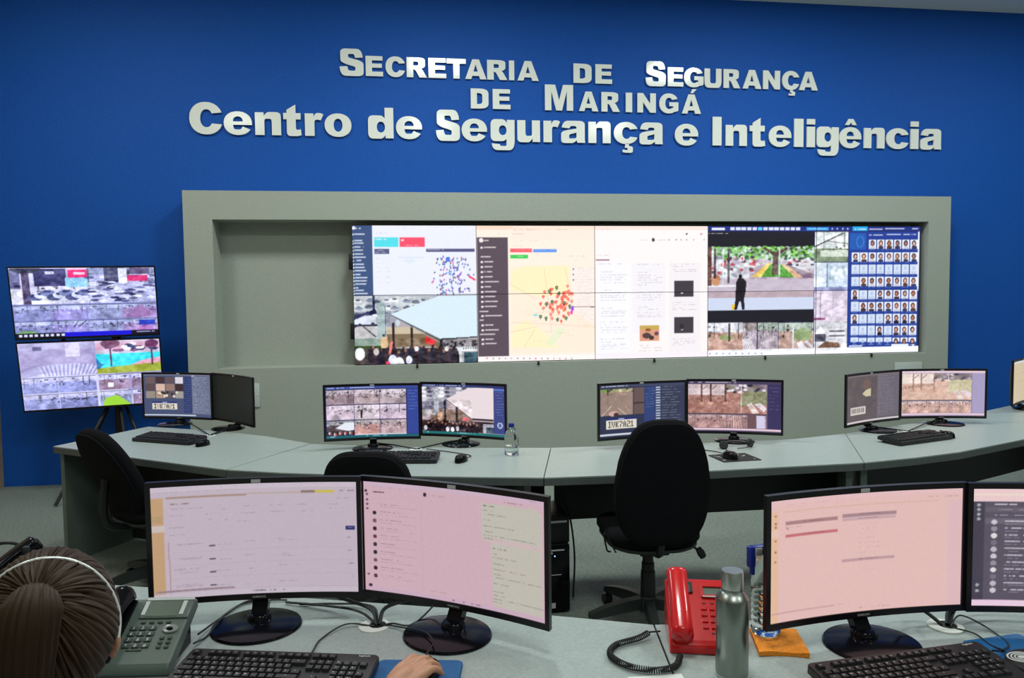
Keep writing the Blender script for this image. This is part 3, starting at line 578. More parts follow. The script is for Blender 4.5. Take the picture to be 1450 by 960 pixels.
V.line(500, 417.8, 676, 417.8, (90, 95, 120), 1, .6); V.blur(1).grain(2)

def wall_panels():
    W, H, g = 1.079, 0.6085, 0.0022
    texts = {(0, 0): 'showing a dashboard with turquoise and red boxes', (1, 0): 'showing the top of a street map page', (2, 0): 'showing the top of a pale report page', (3, 0): 'showing a tree and parked cars on an avenue', (4, 0): 'showing rows of small portraits on blue, at the top corner',
             (0, 1): 'showing a white tent over a crowd', (1, 1): 'showing the bottom of a street map full of red pins', (2, 1): 'showing a small photo of rubble in a pale report', (3, 1): 'showing the legs of a dark walking figure', (4, 1): 'showing the bottom rows of small portraits on blue'}
    for c in range(5):
        for r in range(2):
            x0, z1 = c * W, 0.644 + 1.57 - r * H; cx, cz = x0 + W / 2, z1 - H / 2
            t = empty('display_panel', (cx, 0.062, cz), label='video wall display ' + texts[(c, r)], cat='display', group='displays of the video wall in the recess')
            hb = MB(); hb.box(-W / 2 + .0004, W / 2 - .0004, 0.001, 0.05, -H / 2 + .0004, H / 2 - .0004); hb.box(-W / 2 + .05, W / 2 - .05, 0.05, 0.09, -H / 2 + .05, H / 2 - .05, 0.01); hb.build('housing', M['plastic'], t, smooth=0)
            fb = MB()
            fb.prism(R_(-W / 2, -H / 2, W / 2, H / 2), 0, 0.004, T=Tm(rx=pi / 2, loc=(0, 0.001, 0)), holes=[R_(-W / 2 + g, -H / 2 + g, W / 2 - g, H / 2 - g)]); fb.build('bezel', M['bezel'], t, smooth=0)
            sub = V.a[r * 110:(r + 1) * 110, c * 202:(c + 1) * 202]
            screen_mesh('screen', sub, lambda u, v: (-W / 2 + g + u * (W - 2 * g), -0.001, H / 2 - g - v * (H - 2 * g)), t, 1.06)
            if r == 1:
                kb = MB(); kb.box(-0.007, 0.007, -0.076, 0.001, -H / 2 - .0015, -H / 2 + .001); kb.box(-0.007, 0.007, -0.076, -0.064, -H / 2 - .030, -H / 2 + .001, 0.002)
                kb.lathe([(0, 0), (.011, 0), (.010, .006), (0, .007)], 14, T=Tm(loc=(0, -.066, -H / 2 - .022), rx=pi / 2)); kb.build('bracket_hook', M['plastic'], t)
            if c == 0:
                kb = MB(); kb.box(-W / 2 - .035, -W / 2, 0.01, 0.06, -0.08, 0.06, 0.003); kb.build('mounting_bracket', M['plastic'], t)
wall_panels()
# small dark latch at the foot of each panel join is part of its panel above

# ---- pictures for the two stacked televisions
def tv_top():
    c = Cv(230, 118, (120, 125, 190), seed=8); vt = (0.86, 0.88, 1.15)
    c.feed(0, 0, .52, .52, (200, 205, 245), (205, 206, 240), .42, 1, 14, vt); c.rect(.16, .02, .38, .26, (62, 62, 112)); c.rect(.0, .02, .07, .3, (80, 80, 130), .7); c.rect(.24, .05, .3, .09, (200, 205, 235)); c.rect(.38, 0, .52, .03, (225, 190, 225)); c.rect(.39, .03, .52, .14, (232, 50, 120)); c.rect(.43, .07, .51, .1, (250, 200, 225)); c.rect(.37, .14, .52, .28, (150, 205, 245)); c.rect(.08, 0, .13, .52, (84, 74, 110)); c.ell(.11, .02, .1, .06, (66, 70, 96))
    for i in range(9): c.ell(.16 + i * .042, .42 - (i % 3) * .03, .05, .05, [(84, 92, 140), (215, 220, 250), (116, 124, 176)][i % 3]); c.ell(.16 + i * .042, .4 - (i % 3) * .03, .028, .02, (64, 70, 120))
    c.feed(.525, 0, 1, .52, (140, 150, 190), (176, 180, 226), .2, 2, 10, vt)
    for i in range(70): x, y = .53 + c.r.rand() * .46, .12 + (i / 70) * .38; c.ell(x, y, .035, .016, [(228, 232, 252), (95, 100, 150), (205, 210, 246), (60, 64, 110)][i % 4])
    c.rect(.78, .12, .95, .2, (214, 56, 122)); c.rect(.64, .0, .74, .2, (56, 58, 90), .8); c.rect(.74, .02, .8, .24, (222, 224, 250)); c.rect(.82, .0, .96, .1, (90, 70, 110), .7)
    for r, y in enumerate((.53, .76)):
        for k in range(4):
            c.feed(.003 + k * .25, y, .247 + k * .25, y + .215, (170, 178, 226), [(134, 140, 196), (140, 134, 200), (150, 156, 205), (156, 130, 186)][k], .3, 10 + r * 4 + k, 12, vt)
    c.ell(.08, .93, .07, .03, (120, 170, 110)); c.poly([(.78, .74), (.86, .56), (.9, .56), (.95, .74)], (150, 110, 170), .8); c.poly([(.8, .975), (.92, .8), (.99, .975)], (170, 90, 180), .5); c.rect(.86, .78, .98, .86, (40, 60, 180)); c.ell(.38, .6, .09, .1, (0, 0, 0), 0); c.line(.4, .86, .43, .78, (46, 50, 80), 1.6); c.line(.43, .86, .49, .77, (46, 50, 80), 1.6)
    c.rect(0, .935, 1, 1.0, (20, 16, 40)); c.rect(.33, .93, .8, 1, (26, 22, 205)); c.rect(0, 0, .55, .012, (225, 225, 250))
    for i in range(9): c.rect(.02 + i * .036, .945, .042 + i * .036, .985, (215, 220, 250))
    c.text(.84, .95, .13, (200, 205, 245), .9, 2); c.tex(0, 0, 1, .52, 12, 1.5, 5, (.9, .9, 1)); c.tex(0, .53, 1, .93, 7, 3, 6); return c.blur(1).grain(4)
def tv_bottom():
    c = Cv(230, 118, (150, 150, 205), seed=9); vt = (0.86, 0.88, 1.15)
    c.rect(0, 0, .52, .5, (168, 160, 205)); c.ell(.3, .72, .42, .4, (186, 184, 230)); c.ell(.28, .95, .5, .5, (205, 206, 246)); c.rect(.0, .0, .52, .1, (182, 178, 220)); c.rect(.32, .02, .42, .22, (210, 206, 236)); c.rect(.1, .06, .16, .12, (100, 100, 140))
    for i in range(30): x = .16 + i * .0125; c.line(x, .5, x - .03 + i * .003, .33 + abs(i - 15) * .002, (120, 120, 180) if i % 2 else (232, 234, 255), 1)
    c.rect(.53, 0, 1, .5, (60, 215, 232)); c.rect(.53, 0, 1, .2, (200, 190, 215)); c.rect(.53, .03, 1, .14, (214, 150, 180), .6)
    for i in range(26): c.ell(.62 + c.r.rand() * .36, .05 + c.r.rand() * .12, .03, .02, [(60, 66, 110), (235, 235, 250), (120, 80, 120)][i % 3])
    c.poly([(.76, .4), (.86, .32), (1, .28), (1, .42), (.7, .42)], (226, 166, 190)); c.poly([(.53, .42), (1, .36), (1, .5), (.53, .5)], (160, 172, 70)); c.rect(.63, .05, .645, .4, (96, 60, 96)); c.ell(.64, .05, .07, .07, (120, 80, 110)); c.rect(.93, .08, .945, .4, (96, 60, 96)); c.ell(.94, .07, .05, .06, (110, 60, 100)); c.poly([(.53, .26), (.57, .36), (.6, .34), (.55, .42), (.53, .42)], (40, 110, 170))
    for r, y in enumerate((.52, .77)):
        for k, (a, b) in enumerate(((0, .25), (.25, .52), (.53, .77), (.77, 1))):
            c.feed(a + .003, y, b - .003, y + .235, (196, 196, 240), [(150, 156, 214), (132, 138, 196), (152, 128, 160) if r == 0 else (140, 150, 190), (140, 120, 150)][k], .3, 30 + r * 4 + k, 12, vt)
    c.poly([(.55, 1), (.57, .88), (.66, .84), (.76, 1)], (150, 205, 60)); c.rect(.6, .64, .64, .71, (240, 240, 255)); c.tex(0, 0, .52, .5, 8, 3, 8); c.tex(.53, 0, 1, .5, 9, 2, 9); return c.blur(1).grain(4)

# ---- pictures for the desk monitors (drawn in the plane of each screen)
def quadwarp(corners):
    Hm = homog(corners, [(0, 0), (1, 0), (1, 1), (0, 1)])
    def f(x, y): p = Hm @ np.array([x, y, 1.0]); return float(p[0] / p[2]), float(p[1] / p[2])
    return f
def pic_list():
    c = Cv(300, 170, (205, 190, 203), quadwarp([(214, 689), (508, 681), (511, 834), (222, 845)]), 21)
    U = Cv(300, 170, (205, 190, 203), None, 21)
    g = U; g.rect(0, 0, 1, .05, (214, 200, 214)); g.rect(0, .1, .058, 1, (206, 168, 128)); g.rect(0, .34, .06, .40, (216, 200, 196)); g.rect(0, .26, .05, .32, (186, 160, 120), .6)
    g.rect(.07, .095, .45, .112, (176, 150, 140)); g.rect(.45, .088, .78, .1, (190, 168, 150), .7); g.rect(.72, .075, .79, .1, (150, 128, 122)); g.rect(.79, .078, .885, .1, (214, 196, 90)); g.text(.9, .08, .09, (120, 100, 110), .7, 2, .5)
    g.text(.02, .02, .9, (180, 166, 184), .5, 1, .35); g.text(.03, .055, .4, (182, 166, 180), .5); g.text(.08, .155, .12, (150, 120, 110), .8, 2)
    for x, y, l in [(.09, .2, .15), (.3, .22, .05), (.42, .2, .06), (.56, .2, .06), (.7, .2, .04), (.85, .2, .05), (.9, .15, .07), (.08, .26, .06), (.25, .26, .05), (.42, .27, .07), (.56, .26, .06), (.72, .26, .07), (.86, .24, .08), (.25, .31, .03), (.34, .32, .05), (.4, .34, .07), (.08, .37, .06), (.08, .43, .09)]: g.text(x, y, l, (150, 138, 152), .6)
    g.rect(.94, .4, .985, .435, (46, 50, 110)); g.text(.95, .415, .03, (200, 200, 230), .8)
    for i in range(4):
        y = .5 + i * .118
        for x, l in ((.1, .12), (.12, .1), (.1, .13), (.27, .1), (.43, .06), (.6, .09), (.6, .05)): g.text(x, y + .018 * (i % 2) + .02 * g.r.rand() * 2, l, (156, 142, 156), .6)
        g.rect(.262, y + .04, .295, y + .052, (92, 84, 100)); g.text(.95, y, .03, (90, 80, 100), .8, 1, .5); g.line(.08, y + .09, .99, y + .09, (190, 176, 190), 1, .5)
    g.line(.075, .5, .08, .96, (176, 110, 120), 1, .8); g.rect(.01, .925, .38, .94, (168, 146, 156)); g.text(.03, .93, .3, (120, 100, 116), .6); g.rect(0, .95, 1, 1, (210, 196, 210)); g.text(.47, .97, .16, (100, 90, 110), .8, 2, .4); return g.blur(1).grain(2.5)
def pic_chat():
    g = Cv(300, 190, (217, 183, 195), None, 22); g.rect(0, 0, 1, .04, (214, 186, 205)); g.text(.06, .05, .22, (180, 150, 170), .5); g.text(.05, .09, .06, (80, 60, 70), .9, 2)
    g.rect(.005, .08, .02, .1, (60, 44, 60))
    for y in (.12, .17, .21, .25, .85): g.ell(.02, y, .008, .01, (120, 90, 110))
    g.ell(.03, .95, .01, .015, (60, 44, 60))
    for i in range(10):
        y = .2 + i * .072; g.ell(.06, y + .012, .011, .018, [(60, 50, 66), (46, 40, 56), (120, 90, 96), (60, 36, 40), (100, 60, 80)][i % 5]) if i else None
        g.text(.09, y, .07 + .05 * g.r.rand(), (140, 112, 126), .8); g.text(.09, y + .025, .2, (176, 146, 158), .6)
    g.line(.32, .14, .33, .93, (202, 168, 182), 1, .6); g.ell(.345, .08, .01, .018, (56, 40, 50)); g.text(.37, .08, .08, (140, 112, 130), .7); g.text(.78, .06, .1, (110, 80, 100), .8, 1, .6); g.text(.92, .02, .06, (130, 100, 130), .6, 1, .4)
    g.poly([(.66, .09), (.96, .08), (.985, .12), (.985, .96), (.72, .96), (.71, .42), (.66, .4)], (203, 198, 186)); g.poly([(.69, .38), (.99, .38), (.99, .42), (.7, .42)], (217, 190, 194), .8)
    for y, l in ((.11, .07), (.15, .05), (.18, .12), (.23, .06), (.28, .17), (.33, .04), (.36, .28), (.385, .1), (.46, .07), (.51, .05), (.54, .12), (.59, .06), (.64, .17), (.68, .04), (.71, .27), (.76, .08), (.83, .05), (.86, .06), (.89, .27), (.92, .07)): g.text(.67 + (.05 if y > .42 else 0), y, l, (124, 114, 118), .85, 1 if y not in (.11, .46) else 2)
    g.text(.36, .93, .09, (170, 140, 156), .6); g.rect(0, .965, 1, 1, (212, 180, 200)); g.text(.48, .975, .16, (110, 84, 110), .8, 2, .4); return g.blur(1).grain(2.5)
def pic_form():
    g = Cv(290, 170, (232, 192, 188), None, 23); g.rect(0, 0, 1, .04, (232, 194, 196)); g.rect(0, .1, .045, 1, (232, 190, 160)); g.rect(0, .24, .05, .3, (236, 200, 186)); g.rect(.93, .1, 1, 1, (222, 186, 200), .5)
    g.text(.1, .05, .3, (200, 160, 160), .5); g.rect(.07, .1, .88, .108, (214, 168, 150), .8); g.text(.82, .07, .15, (150, 110, 120), .6, 1, .5)
    for x0, x1, y, c in ((.083, .362, .185, (174, 134, 136)), (.083, .362, .288, (200, 116, 122)), (.385, .668, .172, (170, 138, 146)), (.385, .665, .206, (202, 170, 176)), (.385, .663, .545, (196, 158, 164))): g.rect(x0, y, x1, y + .026, c); g.text((x0 + x1) / 2 - .05, y + .01, .1, (130, 90, 100), .6)
    g.text(.1, .235, .09, (190, 150, 150), .6); g.line(.088, .23, .098, .25, (120, 80, 90), 1)
    for y in (.26, .3, .345, .38, .42, .46, .5, .59, .62, .65): g.text(.47, y, .1, (202, 166, 166), .6, 1, .6)
    for y in (.13, .19, .22, .33, .42, .5): g.ell(.03, y, .006, .008, (150, 110, 100))
    g.rect(.01, .915, .35, .93, (210, 166, 166)); g.text(.37, .92, .06, (190, 150, 156), .6); g.text(.48, .965, .2, (170, 130, 150), .7, 1, .3); return g.blur(1).grain(2)
def pic_dark_chat():
    g = Cv(290, 170, (92, 84, 100), None, 24); g.rect(0, 0, 1, .11, (238, 206, 208)); g.rect(0, .045, 1, .06, (244, 226, 206), .8); g.rect(0, .945, 1, 1, (236, 206, 226)); g.rect(0, .11, .055, .945, (72, 66, 82)); g.rect(.06, .16, 1, .2, (104, 96, 110)); g.rect(.06, .255, 1, .3, (110, 102, 116))
    g.text(.1, .135, .1, (230, 225, 235), .95, 2); g.text(.12, .18, .3, (190, 184, 196), .8)
    for x in (.1, .18, .27, .36, .45): g.text(x, .225, .05, (220, 215, 225), .8, 1)
    for y in (.14, .18, .22, .26, .82, .87): g.ell(.028, y, .009, .013, (190, 200, 200), .8)
    for i in range(11):
        y = .285 + i * .058; g.ell(.1, y, .014, .022, [(205, 200, 210), (150, 144, 156), (225, 222, 226), (120, 114, 128), (190, 186, 196)][i % 5]); g.text(.15, y - .012, .08 + .12 * g.r.rand(), (226, 220, 232), .9, 2); g.text(.15, y + .016, .5 if i % 3 == 0 else .06, (176, 168, 184), .8)
    g.rect(.62, .11, 1, .945, (64, 58, 72)); return g.blur(1).grain(2.5)
PLATE = {'I': '111010010010010010111', 'V': '101101101101101010010', 'K': '101101110100110101101', '7': '111001001010010010010', 'A': '010101101111101101101', '2': '111001001111100100111', '1': '010110010010010010111'}
def plate(g, x, y, w, h, big=True):
    g.rect(x, y, x + w, y + h, (226, 220, 205)); g.rect(x, y - h * .22, x + w, y, (34, 42, 120)); g.rect(x + w * .4, y - h * .14, x + w * .6, y - h * .06, (190, 195, 225))
    cw = w * .86 / 7
    for i, ch in enumerate('IVK7A21'):
        b = PLATE[ch]
        for k, v in enumerate(b):
            if v == '1':
                xx, yy = x + w * .07 + i * cw + (k % 3) * cw * .27, y + h * .16 + (k // 3) * h * .7 / 7
                g.rect(xx, yy, xx + cw * .24, yy + h * .7 / 7, (56, 50, 50))
def pic_plate_mosaic():
    g = Cv(170, 110, (72, 82, 116), None, 31); g.rect(0, 0, 1, .03, (120, 126, 150))
    for r in range(3):
        for c_ in range(4): g.rect(.03 + c_ * .14, .06 + r * .17, .16 + c_ * .14, .22 + r * .17, [(110, 90, 92), (70, 50, 56), (98, 82, 90), (220, 214, 225), (92, 74, 80), (216, 184, 168), (150, 122, 110), (60, 44, 50), (150, 140, 130), (180, 152, 130), (96, 86, 96), (160, 156, 150)][r * 4 + c_])
    for i in range(12): g.ell(.2 + g.r.rand() * .3, .42 + g.r.rand() * .1, .02, .03, [(60, 46, 44), (226, 214, 200)][i % 2])
    plate(g, .11, .68, .36, .15); g.rect(.57, .06, .7, .9, (50, 62, 108)); g.rect(.7, .04, 1, .93, (104, 112, 138)); g.text(.7, .035, .05, (230, 235, 250), .9, 2)
    for i in range(24): g.text(.72, .07 + i * .035, .05, (200, 210, 235), .9); g.text(.78, .07 + i * .035, .1 + .1 * g.r.rand(), (176, 186, 212), .8)
    for i in range(14): g.text(.58, .12 + i * .055, .1, (120, 136, 190), .7)
    g.rect(0, .945, .75, .975, (205, 215, 225)); return g.blur(1).grain(2.5)
def pic_feeds():
    g = Cv(200, 112, (40, 46, 100), None, 32); g.rect(0, .0, 1, .05, (60, 74, 150)); g.text(.12, .02, .4, (215, 225, 250), .9, 2); g.text(.02, .02, .08, (215, 225, 250), .9, 2)
    T_ = (1, .92, .98)
    cells = [((200, 186, 200), (150, 130, 140)), ((210, 196, 210), (176, 156, 162)), ((224, 214, 226), (186, 170, 178)), ((232, 216, 236), (214, 196, 214)), ((226, 214, 226), (212, 196, 208)), ((222, 208, 228), (206, 186, 206)), ((150, 150, 160), (88, 74, 80)), ((190, 180, 184), (196, 150, 146)), ((190, 172, 180), (192, 164, 172))]
    for i, (s_, gr) in enumerate(cells):
        r, k = divmod(i, 3); x0 = (.01, .305, .58)[k]; x1 = (.3, .575, .865)[k]; y0 = .06 + r * .295; g.feed(x0, y0, x1, y0 + .29, s_, gr, .32, 50 + i, 16, T_)
    g.poly([(.1, .8), (.2, .7), (.3, .7), (.3, .84), (.24, .86)], (232, 236, 246)); g.rect(.01, .86, .3, .94, (60, 50, 62))
    for i in range(16): g.ell(.02 + i * .018, .88 + g.r.rand() * .05, .012, .03, [(30, 26, 36), (200, 190, 200), (160, 70, 60)][i % 3])
    g.rect(.37, .5, .39, .62, (40, 32, 36)); g.ell(.38, .48, .012, .02, (40, 32, 36)); g.rect(.305, .93, .865, .945, (230, 225, 235))
    g.rect(.875, .06, 1, .94, (52, 70, 150)); 
    for i in range(7): g.text(.89, .1 + i * .06, .09, (160, 180, 240), .7)
    g.rect(0, .945, 1, 1, (30, 96, 110)); g.text(.02, .96, .06, (220, 235, 240), .9, 2); g.text(.4, .96, .24, (190, 220, 225), .8, 2, .6); return g.blur(1).grain(2.5)
def pic_tent():
    g = Cv(200, 112, (178, 160, 168), None, 33); g.rect(0, 0, 1, .05, (46, 54, 110)); g.text(.02, .02, .5, (215, 225, 250), .9, 2)
    g.rect(0, .05, .86, .35, (170, 166, 178)); g.rect(0, .35, .3, .55, (120, 118, 140)); g.rect(.1, .5, .6, .75, (140, 116, 104)); g.rect(0, .52, .2, .62, (190, 184, 190)); g.rect(0, .72, .9, .94, (74, 56, 62))
    for i in range(24): x, y = .02 + (i % 9) * .07, .08 + (i // 9) * .08; g.ell(x, y, .035, .028, [(225, 225, 235), (90, 90, 116), (150, 148, 166)][i % 3])
    g.rect(.14, .1, .2, .6, (176, 180, 190)); g.poly([(.28, .3), (.56, .06), (.86, .05), (.86, .67), (.6, .67)], (234, 220, 224)); g.line(.28, .3, .6, .68, (96, 84, 96), 1.6)
    g.rect(.26, .32, .285, .75, (44, 34, 40)); g.rect(.4, .45, .425, .8, (44, 34, 40)); g.poly([(.49, .64), (.56, .67), (.55, .74), (.48, .7)], (226, 110, 120)); g.rect(.73, .76, .86, .94, (190, 190, 205)); g.rect(.77, .82, .86, .94, (64, 80, 100)); g.rect(.6, .66, .86, .7, (60, 50, 60)); g.poly([(.18, .56), (.24, .56), (.24, .74), (.19, .74)], (222, 180, 150))
    for i in range(30): x = .05 + i * .021; y = .76 + g.r.rand() * .06; g.ell(x, y + .09, .018, .1, [(36, 26, 34), (60, 30, 36), (30, 28, 48)][i % 3]); g.ell(x, y - .02, .009, .022, [(70, 48, 46), (170, 125, 110)][i % 2])
    for x, y in ((.04, .88), (.3, .9), (.36, .9), (.42, .88)): g.ell(x, y, .02, .05, (232, 230, 244))
    g.tex(0, .05, .3, .75, 22, 2, 3); g.tex(.3, .3, .6, .94, 14, 2, 4); g.tex(.0, .72, .86, .94, 16, 2, 5); g.rect(.865, .05, 1, .94, (60, 70, 132)); g.rect(.865, .06, 1, .1, (90, 120, 200))
    for i in range(9): g.text(.885, .13 + i * .055, .09, (160, 170, 220), .7)
    g.ell(.94, .77, .035, .06, (190, 196, 226)); g.ell(.94, .77, .022, .04, (90, 104, 170)); g.rect(0, .945, 1, 1, (34, 110, 112)); g.text(.02, .96, .06, (220, 235, 240), .9, 2); g.text(.4, .96, .25, (190, 220, 225), .8, 2, .6); return g.blur(1).grain(2.5)
def pic_big_plate():
    g = Cv(190, 112, (46, 52, 78), None, 34); g.rect(0, .0, 1, .05, (66, 72, 100)); g.text(.03, .02, .3, (225, 225, 235), .9, 2); g.feed(.01, .07, .4, .58, (150, 152, 110), (156, 132, 120), .14, 61, 5, (1, .9, .85)); g.rect(.01, .2, .4, .58, (152, 130, 120), .8)
    g.line(.03, .58, .14, .4, (226, 210, 200), 1.2); g.line(.22, .44, .32, .58, (226, 210, 200), 1.2); g.line(.3, .4, .36, .52, (200, 180, 170), 1); g.ell(.17, .55, .06, .05, (210, 170, 160)); g.ell(.2, .57, .03, .04, (70, 50, 56)); g.rect(.41, .07, .53, .58, (104, 84, 84)); g.rect(.41, .35, .53, .38, (70, 56, 60)); g.ell(.05, .11, .04, .03, (126, 150, 80))
    plate(g, .08, .67, .36, .165); g.rect(.53, .06, .66, .93, (50, 66, 118)); g.rect(.66, .05, 1, .93, (56, 60, 84))
    for i in range(8): g.text(.55, .1 + i * .05, .1, (130, 150, 205), .8)
    for i in range(15): g.rect(.67, .07 + i * .05, .72, .095 + i * .05, (176, 192, 220)); g.text(.74, .08 + i * .05, .12 + .12 * g.r.rand(), (168, 178, 200), .8)
    g.rect(0, .93, .4, .965, (210, 214, 224)); return g.blur(1).grain(2)
def pic_square(bright=False):
    g = Cv(200, 112, (96, 86, 120) if not bright else (150, 140, 170), None, 35); G_ = (176, 128, 118) if not bright else (222, 186, 170)
    g.rect(0, 0, 1, .05, (70, 62, 90) if not bright else (226, 200, 212)); g.text(.02, .02, .5, (230, 220, 230), .9, 2); g.rect(0, .06, .85, .64, G_); g.rect(0, .06, .42, .28, (214, 196, 200) if not bright else (240, 224, 216)); g.rect(.42, .06, .85, .2, (140, 124, 134)); g.poly([(.55, .5), (.6, .2), (.85, .2), (.85, .46)], (142, 142, 112) if not bright else (206, 196, 164))
    for x in (.14, .24, .4): g.rect(x, .06, x + .018, .42, (96, 66, 66) if not bright else (176, 140, 130)); g.ell(x + .01, .44, .03, .03, (216, 170, 150)); g.line(x, .2, x + .08, .08, (110, 80, 80), 1.2)
    for i in range(26): g.ell(.42 + g.r.rand() * .42, .08 + g.r.rand() * .14, .022, .025, [(60, 56, 70), (230, 224, 232), (120, 120, 100)][i % 3], .9 if not bright else .5)
    for i in range(8): g.line(.0, .34 + i * .01, .4, .28 + i * .006, (140, 106, 94), .8, .4)
    g.rect(.575, .08, .585, .62, (222, 200, 190)); g.poly([(.64, .46), (.69, .42), (.77, .62), (.7, .64)], (226, 208, 204)); g.poly([(.72, .45), (.78, .42), (.85, .54), (.82, .6)], (226, 214, 224))
    g.line(0, .645, .85, .645, (50, 40, 50), 1.2)
    for k in range(4): g.feed(k * .212, .66, .208 + k * .212, .93, (214, 190, 192) if bright else (190, 162, 166), (206, 168, 158) if bright else (176, 138, 136), .25, 80 + k, 10, (1, .85, .85))
    g.tex(0, .06, .85, .64, 11 if not bright else 7, 2, 12)
    for i in range(6): g.line(.44 + i * .03, .93, .46 + i * .02, .7, (226, 196, 186), 1) if not bright else None
    if not bright: g.rect(.645, .66, .74, .93, (110, 84, 90)); g.rect(.745, .68, .83, .93, (210, 206, 236))
    g.rect(.86, .05, 1, .93, (58, 50, 92) if not bright else (170, 160, 196)); 
    for i in range(7): g.text(.875, .12 + i * .07, .09, (150, 140, 190), .7)
    g.rect(0, .935, 1, .97, (236, 206, 214)); return g.blur(1).grain(2)
def pic_dim_plate():
    g = Cv(170, 112, (98, 88, 92), None, 36); g.rect(0, 0, 1, .04, (120, 110, 116))
    for i in range(160): g.ell(g.r.rand() * .62, .1 + g.r.rand() * .6, .05, .05, [(92, 82, 84), (108, 96, 94), (86, 80, 88)][i % 3], .4)
    g.ell(.42, .22, .08, .1, (130, 100, 92), .6); g.poly([(.33, .4), (.4, .33), (.5, .3), (.5, .46), (.4, .46)], (205, 196, 164)); g.rect(.09, .66, .4, .82, (214, 206, 200))
    for i in range(7): g.rect(.11 + i * .039, .69, .135 + i * .039, .79, (110, 100, 100), .8)
    g.rect(.62, .04, 1, .93, (108, 102, 114)); 
    for i in range(18): g.text(.64, .06 + i * .048, .04, (190, 186, 200), .7); g.text(.7, .06 + i * .048, .12 + .14 * g.r.rand(), (160, 156, 172), .7)
    g.rect(0, .955, 1, .995, (214, 206, 210)); return g.blur(1).grain(2)
def pic_off():
    g = Cv(60, 34, (26, 30, 27), None, 37); return g
def pic_pale():
    g = Cv(120, 70, (206, 190, 160), None, 38); g.rect(0, 0, 1, .05, (205, 214, 214)); g.text(.1, .3, .6, (180, 160, 140), .5); g.text(.1, .5, .6, (180, 160, 140), .5); return g.grain(3)

# ---------------------------------------------------------------- desks
DT = 0.72
def desk(label, front, back, supports, panels, group, seam=0.0025):
    """front, back: world polylines left to right; supports: list of (x, y, dx, dy) side panels; panels: list of ((x0,y0),(x1,y1))"""
    ox = sum(p[0] for p in front + back) / len(front + back); oy = sum(p[1] for p in front + back) / len(front + back)
    t = empty('console_desk', (ox, oy, 0), label=label, cat='desk', group=group)
    out = [(x - ox, y - oy) for x, y in front] + [(x - ox, y - oy) for x, y in reversed(back)]
    # shrink a hair so neighbouring worktops show their joint
    c = Vector((sum(p[0] for p in out) / len(out), sum(p[1] for p in out) / len(out)))
    sh = [tuple(Vector(p) - (Vector(p) - c).normalized() * seam) for p in out]
    MB().prism(sh, DT - 0.006, DT).build('desktop', M['laminate'], t, smooth=0)
    MB().prism(sh, DT - 0.040, DT - 0.006).build('edge_band', M['edge'], t, smooth=0)
    for (x0, y0, x1, y1, th) in supports:
        a, b = Vector((x0 - ox, y0 - oy)), Vector((x1 - ox, y1 - oy)); d = (b - a).normalized(); n = Vector((-d.y, d.x)) * th / 2
        MB().prism([tuple(a - n), tuple(b - n), tuple(b + n), tuple(a + n)], 0, DT - 0.040).build('side_panel', M['legpanel'], t, smooth=0)
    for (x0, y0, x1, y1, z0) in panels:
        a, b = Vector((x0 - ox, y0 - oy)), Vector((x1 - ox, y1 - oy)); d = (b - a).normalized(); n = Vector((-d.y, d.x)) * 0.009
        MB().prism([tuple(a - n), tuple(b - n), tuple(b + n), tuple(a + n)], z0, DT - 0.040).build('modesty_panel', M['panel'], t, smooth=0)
    return t
GD = 'joined sections of the long rear console desk'
desk('grey rear console desk section at the open end, under the hanging televisions', [(-1.633, -1.835), (-1.459, -1.952), (-1.117, -2.213), (-0.794, -2.435), (-0.454, -2.663)], [(-1.302, -1.216), (-0.721, -1.525), (-0.411, -1.762), (-0.116, -2.049)],
     [(-1.60, -1.80, -1.30, -1.27, .03), (-.455, -2.60, -.17, -2.12, .03)], [(-1.36, -1.40, -.72, -1.72, .015), (-.72, -1.72, -.24, -2.16, .015)], GD)
desk('grey rear console desk section carrying two surveillance monitors and a clear bottle', [(-0.454, -2.663), (-0.157, -2.788), (0.124, -2.878), (0.471, -2.972), (0.797, -3.054), (1.092, -3.123)], [(-0.115, -2.06), (0.221, -2.179), (0.545, -2.285), (0.903, -2.375), (1.257, -2.445)],
     [(1.025, -3.06, 1.040, -2.50, .03)], [(-.15, -2.22, .52, -2.45, .36), (.52, -2.45, 1.19, -2.60, .36)], GD)
desk('grey rear console desk section behind the black chair seen from the back', [(1.092, -3.123), (1.431, -3.137), (1.89, -3.136), (2.261, -3.123), (2.736, -3.111)], [(1.257, -2.445), (1.521, -2.457), (2.164, -2.48), (2.688, -2.476), (3.097, -2.375)],
     [(2.70, -3.04, 2.99, -2.45, .03)], [(1.24, -2.62, 2.90, -2.64, .36)], GD)
desk('grey rear console desk section at the right, carrying the peach-screened monitor', [(2.736, -3.111), (3.077, -3.051), (3.377, -2.975), (3.982, -2.735), (5.1, -2.15)], [(3.097, -2.375), (3.785, -2.102), (4.557, -1.772), (5.151, -1.466), (5.9, -1.1)],
     [(2.775, -3.05, 3.10, -2.45, .03), (5.12, -2.05, 5.75, -1.2, .03)], [(3.06, -2.52, 3.90, -2.22, .3), (3.90, -2.22, 5.3, -1.62, .3)], GD)
GN = 'joined sections of the front console desk'
desk('grey front desk section holding the grey telephone and the keyboard by the hand', [(-1.75, -4.62), (-0.72, -4.90), (0.4, -5.22), (0.985, -5.38)], [(-1.5, -3.99), (-0.82, -4.10), (-0.41, -4.19), (0.22, -4.40), (0.82, -4.605), (1.09, -4.712)],
     [(-1.72, -4.56, -1.49, -4.05, .03), (1.0, -5.3, 1.07, -4.8, .03)], [(-1.45, -4.10, -.4, -4.30, .3), (-.4, -4.30, 1.02, -4.80, .3)], GN)
